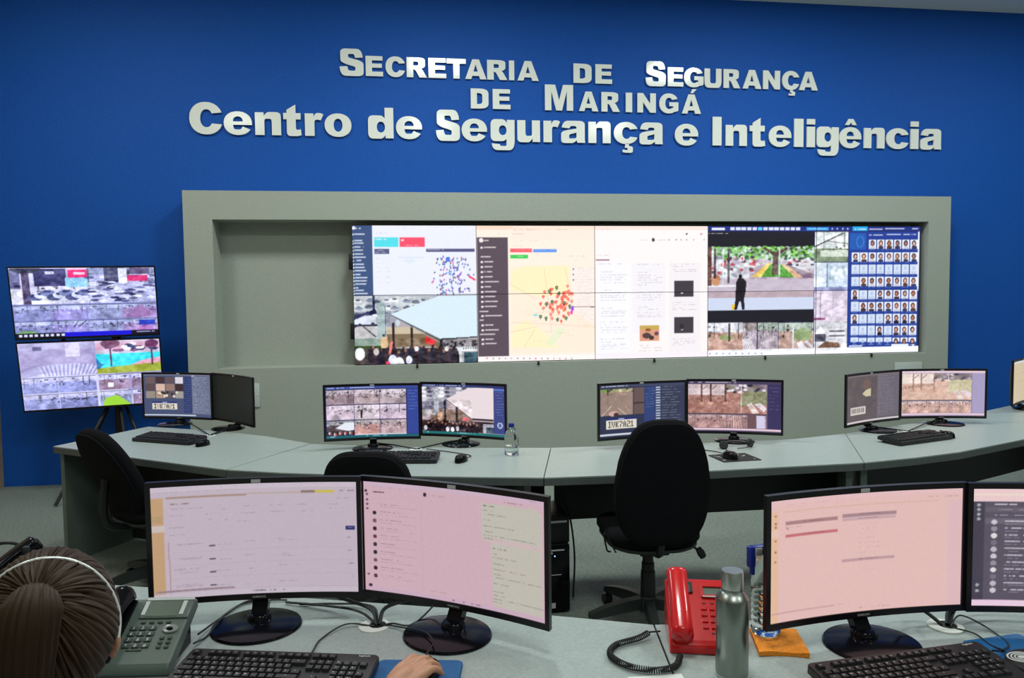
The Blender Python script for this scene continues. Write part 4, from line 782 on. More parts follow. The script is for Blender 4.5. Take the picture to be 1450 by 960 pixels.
desk('grey front desk section under the red telephone and the steel flask', [(0.985, -5.38), (1.6, -5.46), (2.4, -5.36), (3.0, -5.15)], [(1.09, -4.712), (1.55, -4.742), (2.1, -4.70), (2.7, -4.55)],
     [(2.95, -5.1, 2.68, -4.62, .03)], [(1.10, -4.83, 1.9, -4.86, .3), (1.9, -4.86, 2.62, -4.66, .3)], GN)

# ---------------------------------------------------------------- monitors
MW, MH, RC = 0.548, 0.325, 1.8
def yc(x): return -(RC - math.sqrt(RC * RC - x * x)) + 0.004
def curved_bar(mb, x0, x1, z0, z1, yf, yb, n):
    vs = []; 
    for i in range(n + 1):
        x = x0 + (x1 - x0) * i / n
        for dy, z in ((yf, z0), (yf, z1), (yb, z1), (yb, z0)): vs.append((x, yc(x) + dy, z))
    fs = []
    for i in range(n):
        for k in range(4): a, b = i * 4 + k, i * 4 + (k + 1) % 4; fs.append((a, a + 4, b + 4, b)[::-1])
    fs.append((0, 1, 2, 3)[::-1]); fs.append((n * 4, n * 4 + 1, n * 4 + 2, n * 4 + 3)); mb.add(vs, fs)
def monitor(x, y, zc, yaw, pic, label, group, gain=1.0, brand=True, baserot=0.0, sub=1, basey=None):
    if basey is None: basey = -0.032 if group == GF else -0.045
    t = empty('desktop_monitor', (x, y, DT), rz=radians(yaw), label=label, cat='monitor', group=group)
    h = zc - DT; sb, tb, bb = 0.0125, 0.014, 0.0155
    fr = MB(); Z = lambda z: z + h
    for a, b, c, d, n in ((-MW / 2, MW / 2, MH / 2 - tb, MH / 2, 20), (-MW / 2, MW / 2, -MH / 2, -MH / 2 + bb, 20), (-MW / 2, -MW / 2 + sb, -MH / 2 + bb, MH / 2 - tb, 1), (MW / 2 - sb, MW / 2, -MH / 2 + bb, MH / 2 - tb, 1)):
        curved_bar(fr, a, b, Z(c), Z(d), -0.0035, 0.012, n)
    fr.build('bezel', M['bezel'], t, smooth=30)
    def back(u, v):
        X, Zz = (u * 2 - 1), (v * 2 - 1); b = (1 - abs(X) ** 3) * (1 - abs(Zz) ** 3)
        return (-X * MW / 2 * .995, yc(X * MW / 2) + 0.010 + 0.03 * b ** .6, Z(Zz * MH / 2 * .99))
    MB().grid(back, 20, 12).build('back_shell', M['plastic'], t, smooth=60)
    aw, at, ab = MW / 2 - sb, MH / 2 - tb, -MH / 2 + bb
    screen_mesh('screen', pic.a[::sub, ::sub], lambda u, v: (-aw + 2 * aw * u, yc(-aw + 2 * aw * u), Z(at + (ab - at) * v)), t, gain)
    nk = MB(); st3 = [(basey + .03, .010, .011), (.024, h - MH / 2 - .012, .012), (.038, h - MH / 2 + .02, .010), (.038, h * .6, .009)]
    nk.add([(a, y + b * d_, z - b * .4 * d_) for y, z, d_ in st3 for a, b in ((-.020, -1), (.020, -1), (.020, 1), (-.020, 1))], [(0, 3, 2, 1), (12, 13, 14, 15)] + [(4 * k + a, 4 * k + (a + 1) % 4, 4 * k + 4 + (a + 1) % 4, 4 * k + 4 + a) for k in range(3) for a in range(4)])
    nk.box(-0.055, 0.055, 0.022, 0.05, h * .45, h + .03, 0.006); nk.lathe([(0.032, 0.008), (0.031, 0.020), (0.026, 0.026), (0.0, 0.028)], 28, T=Tm(loc=(0, basey + .03, 0))); nk.build('stand_neck', M['gloss'], t)
    MB().lathe([(0.112, 0.0), (0.115, 0.003), (0.112, 0.008), (0.085, 0.0115), (0.0, 0.013)], 48, T=Tm(loc=(0, basey, 0)), sy=0.92).build('stand_base', M['gloss'], t)
    st = MB(); st.box(-0.012, 0.012, yc(0) - 0.0046, yc(0) - 0.0034, Z(MH / 2 - .0125), Z(MH / 2 - .0035)); tag(st.build('inventory_sticker', M['sticker'], t, smooth=0), label='white inventory sticker on the top bezel')
    if brand:
        bm_ = MB(); add_text(bm_, 'SAMSUNG', Tm(loc=(0, yc(0) - 0.0042, Z(-MH / 2 + .0052)), rx=pi / 2), 0.0075); bm_.build('brand_lettering', M['mark'], t, smooth=0)
    return t
GB = 'monitors on the rear console desk'; GF = 'monitors on the front desk'
monitor(-1.125, -1.13 - .0, 0.915, -20, pic_plate_mosaic(), 'black monitor beside the televisions, small image mosaic and a plate reading IVK7A21', GB)
monitor(-0.696, -1.394, 0.915, -48.6, pic_off(), 'black monitor turned aside with a dark blank screen', GB)
monitor(0.258, -2.230, 0.925, -1.5, pic_feeds(), 'black monitor with a grid of nine camera views, behind the half-hidden chair', GB)
monitor(0.783, -2.211, 0.915, -27.3, pic_tent(), 'black monitor beside the clear bottle, its screen filled by a white tent', GB)
monitor(1.780, -2.475, 0.924, 6.9, pic_big_plate(), 'black monitor half covered by the chair back, large plate reading IVK7A21', GB)
monitor(2.358, -2.421, 0.916, -20.3, pic_square(), 'black monitor showing a reddish square with trees, behind a patterned mouse mat', GB)
monitor(3.327, -2.283, 0.921, 22.3, pic_dim_plate(), 'black monitor with a dim greyish brown screen and a small blurred plate', GB)
monitor(3.911, -2.155, 0.914, -11.4, pic_square(True), 'black monitor with washed-out peach camera views, in front of the recess corner', GB)
monitor(4.90, -1.72, 0.925, 32, pic_pale(), 'black monitor with a plain cream screen cut off by the picture edge', GB)
monitor(0.070, -4.525, 0.943, -3.2, pic_list(), 'large black front monitor with a pale lilac list page and orange side strip', GF, .84)
monitor(0.575, -4.659, 0.938, -33.1, pic_chat(), 'large black front monitor with a pink chat page and a green-grey text bubble', GF, .86)
monitor(1.570, -4.873, 0.937, 3.3, pic_form(), 'large black front monitor with a pink form page, beside the plastic bottle', GF, .93)
monitor(2.106, -4.950, 0.937, -18, pic_dark_chat(), 'large black front monitor with a dark grey contact list, cut off by the frame', GF, .95)

# ---------------------------------------------------------------- televisions hung on a floor stand at the left
def television(q_, pic, label):
    W = 1.02; H = W * 0.563
    t = empty('television', (0, 0, 0), label=label, cat='television', group='stacked televisions beside the recess')
    x, y, z, yw, ti, ro = -2.543, -0.416, 0.276 + 1.57, 0.219, 0.194, -0.013
    r = Vector((cos(yw), sin(yw), 0)); n = Vector((-sin(yw), cos(yw), 0)); dn = Vector((0, 0, -1)) * cos(ti) + n * sin(ti)
    r2 = r * cos(ro) + dn * sin(ro); d2 = -r * sin(ro) + dn * cos(ro); b = r2.cross(-d2) * -1
    o = Vector((x, y, z)) + d2 * (q_ * (H + 0.02)) + r2 * W / 2 + d2 * H / 2
    if b.y < 0: b = -b
    up = -d2
    t.matrix_world = Matrix(((r2.x, b.x, up.x, o.x), (r2.y, b.y, up.y, o.y), (r2.z, b.z, up.z, o.z), (0, 0, 0, 1)))
    e, eb = 0.009, 0.016
    MB().box(-W / 2, W / 2, 0.002, 0.03, -H / 2, H / 2, 0.003).box(-W / 2 + .12, W / 2 - .12, 0.03, 0.06, -H / 2 + .05, H / 2 - .12, 0.01).build('housing', M['plastic'], t, smooth=30)
    MB().prism(R_(-W / 2, -H / 2, W / 2, H / 2), 0, 0.006, T=Tm(rx=pi / 2, loc=(0, 0.002, 0)), holes=[R_(-W / 2 + e, -H / 2 + eb, W / 2 - e, H / 2 - e)]).build('bezel', M['bezel'], t, smooth=0)
    screen_mesh('screen', pic.a, lambda u, v: (-W / 2 + e + u * (W - 2 * e), 0.0005, H / 2 - e - v * (H - e - eb)), t, 1.2)
    return t, r2, b, up, o
tvA = television(0, tv_top(), 'upper wide television on the stand, street and parking views over a blue taskbar')
tvB = television(1, tv_bottom(), 'lower wide television on the stand, with the turquoise pool view')
ts = empty('television_stand', (-1.95, -0.05, 0), label='black floor stand with splayed legs carrying both stacked televisions', cat='stand')
r2, b_, up_ = tvA[1], tvA[2], tvA[3]
def tvp(a, d, w): return Vector(tvB[4]) + r2 * a + b_ * d + up_ * w - Vector((-1.95, -0.05, 0))
for sx in (-0.2, 0.2): MB().tube([tvp(sx, .075, -.2), tvp(sx, .075, .85)], 0.014, 8).build('mounting_rail', M['plastic'], ts)
MB().tube([tvp(-.22, .09, 0.2), tvp(.22, .09, 0.2)], 0.014, 8).build('cross_bar', M['plastic'], ts)
MB().tube([(-.04, .19, 0.30), (-.04, .19, 1.5)], 0.03, 12).build('post', M['plastic'], ts)
MB().tube([tvp(0, .09, .2), (-.04, .19, 1.02)], 0.012, 8).build('support_arm', M['plastic'], ts)
for a in ((-.42, .12), (.34, -.02), (-.30, -.42), (.28, -.46)):
    MB().tube([(-.04, .19, 0.85), (a[0], a[1], 0.012)], 0.013, 8).build('leg', M['plastic'], ts)

# ---------------------------------------------------------------- small fittings on the grey surround
def plate_panel(x0, x1, z0, z1, label):
    t = empty('cover_plate', ((x0 + x1) / 2, 0, (z0 + z1) / 2), label=label, cat='cover plate', group='pale plates on the grey surround'); w, h = x1 - x0, z1 - z0
    MB().box(-w / 2, w / 2, -0.012, 0.0, -h / 2, h / 2, 0.003).build('cover', M['plate'], t)
    mb = MB()
    for sx in (-1, 1): mb.lathe([(0.006, 0), (0.005, .003), (0, .0035)], 10, T=Tm(loc=(sx * (w / 2 - .02), -0.012, 0), rx=pi / 2))
    mb.build('screw', M['sticker'], t)
plate_panel(-1.06, -0.800, 0.662, 0.866, 'pale rectangular cover plate on the grey wall, behind the blank monitor')
plate_panel(5.10, 5.385, 0.70, 0.905, 'pale rectangular cover plate under the portrait display, behind the peach-screened monitor')

# ---------------------------------------------------------------- office chairs
def pillow(mb, outline, th, T=None, layers=((-1, .86), (-.8, .945), (-.35, 1.0), (.35, 1.0), (.8, .945), (1, .86)), bend=0.0):
    n = len(outline); cx = sum(p[0] for p in outline) / n; cy = sum(p[1] for p in outline) / n; vs = []; fs = []
    def pt(x, y, d): return (x, y, d + bend * (x * x) * 4)
    for d, s in layers:
        for x, y in outline: vs.append(pt(cx + (x - cx) * s, cy + (y - cy) * s, d * th / 2))
    L = len(layers)
    for i in range(L - 1):
        for k in range(n): k2 = (k + 1) % n; fs.append((i * n + k, i * n + k2, (i + 1) * n + k2, (i + 1) * n + k))
    for li, rev in ((0, True), (L - 1, False)):
        d, s = layers[li]; base = len(vs); rings = [li * n]
        for f in (.66, .33):
            rings.append(len(vs))
            for x, y in outline: vs.append(pt(cx + (x - cx) * s * f, cy + (y - cy) * s * f, d * th / 2 * (1.06 + .05 * (1 - f))))
        for a, b in zip(rings, rings[1:]):
            for k in range(n):
                k2 = (k + 1) % n; q_ = (a + k, a + k2, b + k2, b + k); fs.append(q_[::-1] if rev else q_)
        ce = len(vs); vs.append(pt(cx, cy, d * th / 2 * 1.12))
        for k in range(n):
            k2 = (k + 1) % n; q_ = (rings[-1] + k, rings[-1] + k2, ce); fs.append(q_[::-1] if rev else q_)
    return mb.add(vs, fs, T)
def back_outline(w, h, top=.80, n=44, ex=2.9, low=.10):
    out = []
    for k in range(n):
        a = 2 * pi * k / n; c, s = cos(a), sin(a); e = 2 / ex
        x = math.copysign(abs(c) ** e, c); z = math.copysign(abs(s) ** e, s)
        f = 1 - (1 - top) * max(0, z) ** 1.4 - low * max(0, -z) ** 2; out.append((x * w / 2 * f, z * h / 2))
    return out
def office_chair(x, y, yaw, label, seat_z=0.46, bw=.43, bh=.52, recline=8, base_rot=10, back_z=.50, lever=True, cap='fabric', top=.8, bar=True, ex=2.9):
    t = empty('office_chair', (x, y, 0), rz=radians(yaw), label=label, cat='chair', group='black swivel chairs')
    hub = MB(); hub.lathe([(0.0, 0.07), (0.045, 0.07), (0.05, 0.085), (0.045, 0.125), (0.035, 0.14), (0, 0.14)], 24); hub.build('base_hub', M['darkplastic'], t)
    for k in range(5):
        a = radians(base_rot + 72 * k); T = Tm(rz=a); lg = MB()
        vs = []
        for i in range(9):
            u = i / 8; X = 0.03 + 0.27 * u; w = 0.027 - .007 * u; zt = 0.135 - 0.045 * u * u; zb = 0.085 - 0.02 * u
            vs += [(X, -w, zb), (X, -w * .8, zt), (X, w * .8, zt), (X, w, zb)]
        fs = []
        for i in range(8):
            for j in range(4): p, q_ = i * 4 + j, i * 4 + (j + 1) % 4; fs.append((p, q_, q_ + 4, p + 4)[::-1])
        fs += [(0, 1, 2, 3)[::-1], (32, 33, 34, 35)]; lg.add(vs, fs, T); leg = lg.build('base_leg', M['darkplastic'], t, smooth=40)
        cs = MB(); ca = cos(a) * .295, sin(a) * .295
        for s_ in (-1, 1): cs.lathe([(0.0, -.009), (0.022, -.009), (0.025, -.005), (0.025, .005), (0.022, .009), (0, .009)], 20, T=Tm(loc=(ca[0] + s_ * .013 * cos(a + 1.2), ca[1] + s_ * .013 * sin(a + 1.2), 0.0255)) @ Matrix.Rotation(a + 1.2, 4, 'Z') @ Matrix.Rotation(pi / 2, 4, 'Y'))
        cs.tube([(*ca, .03), (*ca, .07)], .008, 8); cs.build('caster', M['plastic'], leg)
    MB().lathe([(0.0, .13), (0.036, .13), (0.034, .26), (0.03, .265), (0.03, .30), (0.026, .305), (0.024, seat_z - .075), (0, seat_z - .075)], 24).build('gas_column', M['plastic'], t)
    MB().box(-.07, .07, -.12, .1, seat_z - .085, seat_z - .055, .008).build('tilt_mechanism', M['plastic'], t)
    so = rrect(0.44, 0.45, 0.13, 8); mb = MB(); pillow(mb, so, .065, T=Tm(loc=(0, .02, seat_z)), bend=.06); mb.build('seat', M['fabric'], t, smooth=60)
    mb = MB(); pillow(mb, rrect(0.42, 0.43, 0.13, 8), .03, T=Tm(loc=(0, .02, seat_z - .04)), bend=.06); mb.build('seat_shell', M['darkplastic'], t, smooth=60)
    zb = back_z + bh / 2; Tb = Tm(loc=(0, -.235, zb)) @ Matrix.Rotation(radians(recline), 4, 'X') @ Matrix.Rotation(pi / 2, 4, 'X')
    mb = MB(); pillow(mb, back_outline(bw, bh, top, ex=ex), .075, T=Tb, bend=-.07); mb.build('backrest', M[cap], t, smooth=60)
    mb = MB(); pillow(mb, back_outline(bw * .97, bh * .97, top, ex=ex), .022, T=Tb @ Matrix.Translation((0, -.0, .034)), bend=-.07); mb.build('back_shell', M[cap if cap == 'fabric' else 'darkplastic'], t, smooth=60)
    by_ = -.285 if bar else -.235
    bb_ = MB(); bb_.tube(spline([(0, -.05, seat_z - .065), (0, -.20, seat_z - .06), (0, by_, seat_z - .0), (0, by_ + .01, zb - .02)] if bar else [(0, -.05, seat_z - .065), (0, -.12, seat_z - .065), (0, -.19, seat_z - .04), (0, -.22, seat_z + .06)], 6), .02, 8); bb_.build('back_bar', M['plastic'], t)
    if lever:
        lv = MB(); lv.tube([(.07, .02, seat_z - .07), (.21, -.02, seat_z - .08), (.245, -.03, seat_z - .10)], .006, 8); l_ = lv.build('lever', M['plastic'], t)
        MB().lathe([(0, 0), (.014, .004), (.019, .03), (.016, .055), (0, .062)], 14, T=Tm(loc=(.235, -.03, seat_z - .085), rx=pi, ry=-.55), sy=.6).build('lever_knob', M['plastic'], l_)
        MB().tube(spline([(-.19, -.14, seat_z - .05), (-.245, -.15, seat_z + .05), (-.235, -.15, seat_z - .03), (-.215, -.14, seat_z - .045)], 4), .004, 6).build('back_release', M['plastic'], t)
    return t
office_chair(1.585, -3.17, -2, 'black fabric office chair seen from behind, standing between the two desks', base_rot=118, seat_z=.455, back_z=.455, bh=.575, bw=.43, top=.70, bar=False, recline=6, ex=3.7)
office_chair(0.335, -2.95, -14, 'black office chair whose rounded backrest top peeks above the front monitors', seat_z=.45, back_z=.445, bh=.45, bw=.42, top=.9, ex=3.6)
office_chair(-0.90, -2.30, -44, 'black office chair in profile at the open end of the rear desk', seat_z=.45, back_z=.41, bh=.54, bw=.44, recline=24, base_rot=40)

# ---------------------------------------------------------------- keyboards and mice
KR = [  # rows from the back: (y, list of (x start, width, legend)) in key units
    (0, [(0, 1, 'Esc')] + [(2 + i + (i // 4) * .5, 1, 'F%d' % (i + 1)) for i in range(12)] + [(15.25 + i, 1, '-') for i in range(3)]),
    (1.35, [(i, 1, ch) for i, ch in enumerate("'1234567890-=")] + [(13, 2, '<')] + [(15.25 + i, 1, '+') for i in range(3)] + [(18.5 + i, 1, ch) for i, ch in enumerate('N/*-')]),
    (2.35, [(0, 1.5, '|')] + [(1.5 + i, 1, ch) for i, ch in enumerate('QWERTYUIOP')] + [(11.5, 1, "'"), (12.5, 1, '[')] + [(15.25 + i, 1, '-') for i in range(3)] + [(18.5 + i, 1, ch) for i, ch in enumerate('789')]),
    (3.35, [(0, 1.75, '^')] + [(1.75 + i, 1, ch) for i, ch in enumerate('ASDFGHJKLÇ')] + [(11.75, 1, '~'), (12.75, 1, ']'), (13.75, 1.25, '<')] + [(18.5 + i, 1, ch) for i, ch in enumerate('456')] + [(21.5, 1, '+')]),
    (4.35, [(0, 1.25, '^'), (1.25, 1, '\\')] + [(2.25 + i, 1, ch) for i, ch in enumerate('ZXCVBNM,.;')] + [(12.25, 2.75, '^'), (16.25, 1, '^')] + [(18.5 + i, 1, ch) for i, ch in enumerate('123')]),
    (5.35, [(0, 1.5, 'Ctrl'), (1.5, 1.25, 'W'), (2.75, 1.25, 'Alt'), (4, 6, ''), (10, 1.25, 'Alt'), (11.25, 1.25, 'W'), (12.5, 1, '='), (13.5, 1.5, 'Ctrl')] + [(15.25 + i, 1, '-') for i in range(3)] + [(18.5, 2, '0'), (20.5, 1, ',')]),
]
def keyboard(x, y, yaw, label, detailed, group='computer keyboards', brand=False):
    W, D = 0.45, 0.155; tilt = radians(5.5)
    t = empty('keyboard', (x, y, DT), rz=radians(yaw), label=label, cat='keyboard', group=group)
    Tt = Tm(loc=(0, -D / 2, 0.002), rx=tilt) @ Matrix.Translation((0, D / 2, 0))
    mb = MB(); mb.prism(rrect(W, D, .012, 5), 0.0, 0.016, T=Tt); mb.prism(rrect(W - .004, D - .004, .011, 5), 0.016, 0.0185, T=Tt); mb.build('case', M['plastic'], t, smooth=30)
    for sx in (-1, 1): MB().box(sx * .18 - .012, sx * .18 + .012, .055, .062, 0, .016, .002).build('foot', M['plastic'], t)
    u = 0.0188; keys = []
    for ry, row in KR:
        for kx, kw, lg in row: keys.append((ry, kx, kw, lg))
    if detailed:
        keys.sort(key=lambda k: k[0]); shown, rest = keys[:100], keys[100:]
    else: shown, rest = [], keys
    def key(mb, k):
        ry, kx, kw, lg = k; cx = -W / 2 + .012 + (kx + kw / 2) * u; cy = D / 2 - .022 - ry * u
        s = .0082; hw = kw * u / 2 - .0012; T = Tt @ Matrix.Translation((cx, cy, .0185)); mb.mat(M['keytop'])
        a, b = hw, s; c, d = hw - .0016, s - .0018
        mb.add([(-a, -b, 0), (a, -b, 0), (a, b, 0), (-a, b, 0), (-c, -d + .0003, .0068), (c, -d + .0003, .0068), (c, d, .0068), (-c, d, .0068)], [(0, 1, 5, 4), (1, 2, 6, 5), (2, 3, 7, 6), (3, 0, 4, 7), (4, 5, 6, 7)], T)
        if lg and detailed:
            mb.mat(M['mark']); add_text(mb, lg, T @ Matrix.Translation((-.0018 if len(lg) == 1 else 0, 0.0 if len(lg) == 1 else -.001, .0070)), .0062 if len(lg) == 1 else .004)
    for k in shown: mb = MB(); key(mb, k); mb.build('key', None, t, smooth=0)
    mb = MB()
    for k in rest: key(mb, k)
    if rest: tag(mb.build('keys', None, t, smooth=0), kind='stuff')
    if brand: b2 = MB(); add_text(b2, 'logitech', Tt @ Matrix.Translation((W / 2 - .034, D / 2 - .0105, .0187)), .0085); b2.build('brand_lettering', M['mark'], t, smooth=0)
    return t
keyboard(0.160, -4.853, -13.5, 'black keyboard with white legends beside the grey telephone and the hand', True, brand=True)
keyboard(1.562, -5.082, 4.5, 'black keyboard in front of the pink form monitor', True, brand=True)
kb_b = [(-0.985, -1.80, -28, 'black keyboard under the monitor next to the televisions'), (0.395, -2.615, -10, 'black keyboard under the nine-view monitor, behind the half-hidden chair'), (3.36, -2.645, 17, 'black keyboard in front of the dim plate monitor and the peach-screened monitor')]
k0 = keyboard(*kb_b[0][:3], kb_b[0][3], False)
for x, y, a, lb in kb_b[1:]:
    c = copy_tree(k0); c.location = (x, y, DT); c.rotation_euler = (0, 0, radians(a)); c['label'] = lb

def mouse(x, y, z, yaw, label):
    t = empty('computer_mouse', (x, y, z), rz=radians(yaw), label=label, cat='mouse', group='black computer mice')
    def f(u, v):
        a = 2 * pi * u; b = v * pi / 2; rx, ry, rz_ = .031, .056, .036
        w = 1 + .12 * sin(a); zz = rz_ * sin(b) ** .8 * (1 - .18 * sin(a) * cos(b))
        return (rx * cos(a) * cos(b) ** .55 * w, ry * sin(a) * cos(b) ** .6, zz + .001)
    mb = MB(); mb.grid(f, 28, 10); mb.build('shell', M['gloss'], t, smooth=60)
    MB().lathe([(0, -.003), (.009, -.003), (.010, 0), (.009, .003), (0, .003)], 14, T=Tm(loc=(0, .03, .0275), ry=pi / 2)).build('scroll_wheel', M['rubber'], t)
    return t
mm = [(-0.745, -1.985, DT, -20, 'black mouse at the end of the keyboard by the televisions'), (0.73, -2.70, DT, -25, 'black mouse between the clear bottle and the half-hidden chair'), (2.12, -2.90, DT + .003, 10, 'black mouse on the patterned mat'), (3.60, -2.59, DT, 15, 'black mouse beside the keyboard in front of the peach-screened monitor')]
m0 = mouse(*mm[0])
for x, y, z, a, lb in mm[1:]:
    c = copy_tree(m0); c.location = (x, y, z); c.rotation_euler = (0, 0, radians(a)); c['label'] = lb
c = copy_tree(m0); c.location = (0.500, -4.900, DT + .005); c.rotation_euler = (0, 0, radians(-15)); c['label'] = 'black mouse under the hand on the blue mat'
# patterned mouse mat
mp = empty('mouse_mat', (2.15, -2.885, DT), rz=radians(4), label='thin black mouse mat with small white figures on the rear desk', cat='mouse mat')
MB().prism(rrect(.215, .175, .008, 3), 0, .003).build('mat', M['rubber'], mp, smooth=0)
mb = MB()
for i, (a, b) in enumerate(((-.085, .05), (-.075, .03), (-.07, .01), (-.02, .06), (.05, .055), (.06, .02), (.075, .035), (-.085, -.05), (.08, -.06))): mb.prism(rrect(.018 if i % 2 else .01, .008, .003, 2, a, b), .003, .0034)
mb.build('printed_figures', M['mark'], mp, smooth=0)
# blue mats
bm1 = empty('mouse_mat', (0.475, -4.895, DT), rz=radians(-10), label='blue mouse mat under the hand', cat='mouse mat', group='blue mouse mats')
MB().prism(rrect(.20, .17, .018, 5), 0, .0045).build('mat', M['padblue'], bm1, smooth=0)
MB().box(.035, .100, -.06, .062, .0045, .014, .005).build('wrist_cushion', M['padblue'], bm1)
bm2 = empty('mouse_mat', (1.885, -5.03, DT), rz=radians(5), label='blue mouse mat with a printed ring emblem beside the form monitor keyboard', cat='mouse mat', group='blue mouse mats')
MB().prism(rrect(.17, .22, .012, 4), 0, .004).build('mat', M['padblue'], bm2, smooth=0)
dk = MB(); pillow(dk, arc(0, 0, .068, .060, 0, 350, 35, 2.0), .016, T=Tm(loc=(-.018, -.036, .012))); tag(dk.build('wrist_cushion', M['rubber'], bm2, smooth=60), label='dark wrist cushion with a pale ring emblem')
em = MB()
for r0_, r1_ in ((.033, .0290), (.0245, .0210), (.0165, .0130), (.0085, 0.0)):
    if r1_: em.prism(arc(0, 0, r0_, r0_ * .72, 0, 351, 39, 2.0), 0, .0015, T=Tm(loc=(-.046, -.018, .0208)), holes=[arc(0, 0, r1_, r1_ * .70, 0, 351, 39, 2.0)])
    else: em.prism(arc(0, 0, r0_, r0_ * .72, 0, 345, 23, 2.0), 0, .0015, T=Tm(loc=(-.046, -.018, .0208)))
em.build('ring_emblem', M['mark'], bm2, smooth=0)

# ---------------------------------------------------------------- cable grommets and cables
def grommet(x, y, r, label):
    t = empty('cable_grommet', (x, y, DT), label=label, cat='cable grommet', group='white cable grommets')
    MB().prism(arc(0, 0, r, r, 0, 350, 35, 2.0), 0.0, .004, holes=[arc(0.008, 0.004, r * .55, r * .55, 0, 345, 23, 2.0)]).build('ring', M['white'], t, smooth=0)
    MB().lathe([(0, .0005), (r * .56, .0005), (r * .56, .0012), (0, .0012)], 24, T=Tm(loc=(.008, .004, 0))).build('hole', M['rubber'], t, smooth=0)
grommet(0.372, -4.605, .040, 'white cable grommet between the list and chat monitors')
grommet(1.815, -4.845, .042, 'white cable grommet between the form and contact list monitors')
grommet(0.50, -2.35, .035, 'white cable grommet between the nine-view and tent monitors')
grommet(-0.79, -1.66, .035, 'white cable grommet by the dark blank monitor')
grommet(3.50, -2.39, .035, 'white cable grommet between the dim and peach-screened monitors')
def cable(pts, r, label, group=None, name='cable', cat='cable', m='cable'):
    o = MB().tube(spline(pts, 8), r, 6).build(name, M[m], loc=(0, 0, 0)); tag(o, label, cat, group); return o
def vcable(g, mc, yaw, lb, r=.0042):
    n = Vector((-sin(radians(yaw)), cos(radians(yaw)), 0)); g = Vector((*g, DT + .004)); e = Vector((*mc, 0)) + n * .05
    a1 = g.lerp(Vector((e.x, e.y, g.z)), .5); a1.z = DT + .014; a2 = Vector((e.x, e.y, DT + .024)); a3 = a2 + n * .02; a3.z = DT + .10
    cable([g, a1, a2, a3], r, lb, 'monitor cables rising from the grommets')
vcable((0.50, -2.35), (0.258, -2.23), -1.5, 'black cable from a grommet up to the nine-view monitor'); vcable((0.51, -2.345), (0.783, -2.211), -27, 'black cable from a grommet up to the tent monitor')
vcable((-0.79, -1.66), (-1.125, -1.13), -20, 'black cable from a grommet up to the small mosaic monitor'); vcable((-0.78, -1.65), (-0.696, -1.394), -48, 'thick black cable from a grommet up to the blank monitor', .006)
vcable((3.50, -2.39), (3.327, -2.283), 22, 'black cable from a grommet up to the dim plate monitor'); vcable((3.51, -2.385), (3.911, -2.155), -11, 'black cable from a grommet up to the peach-screened monitor')
z0 = DT + .004
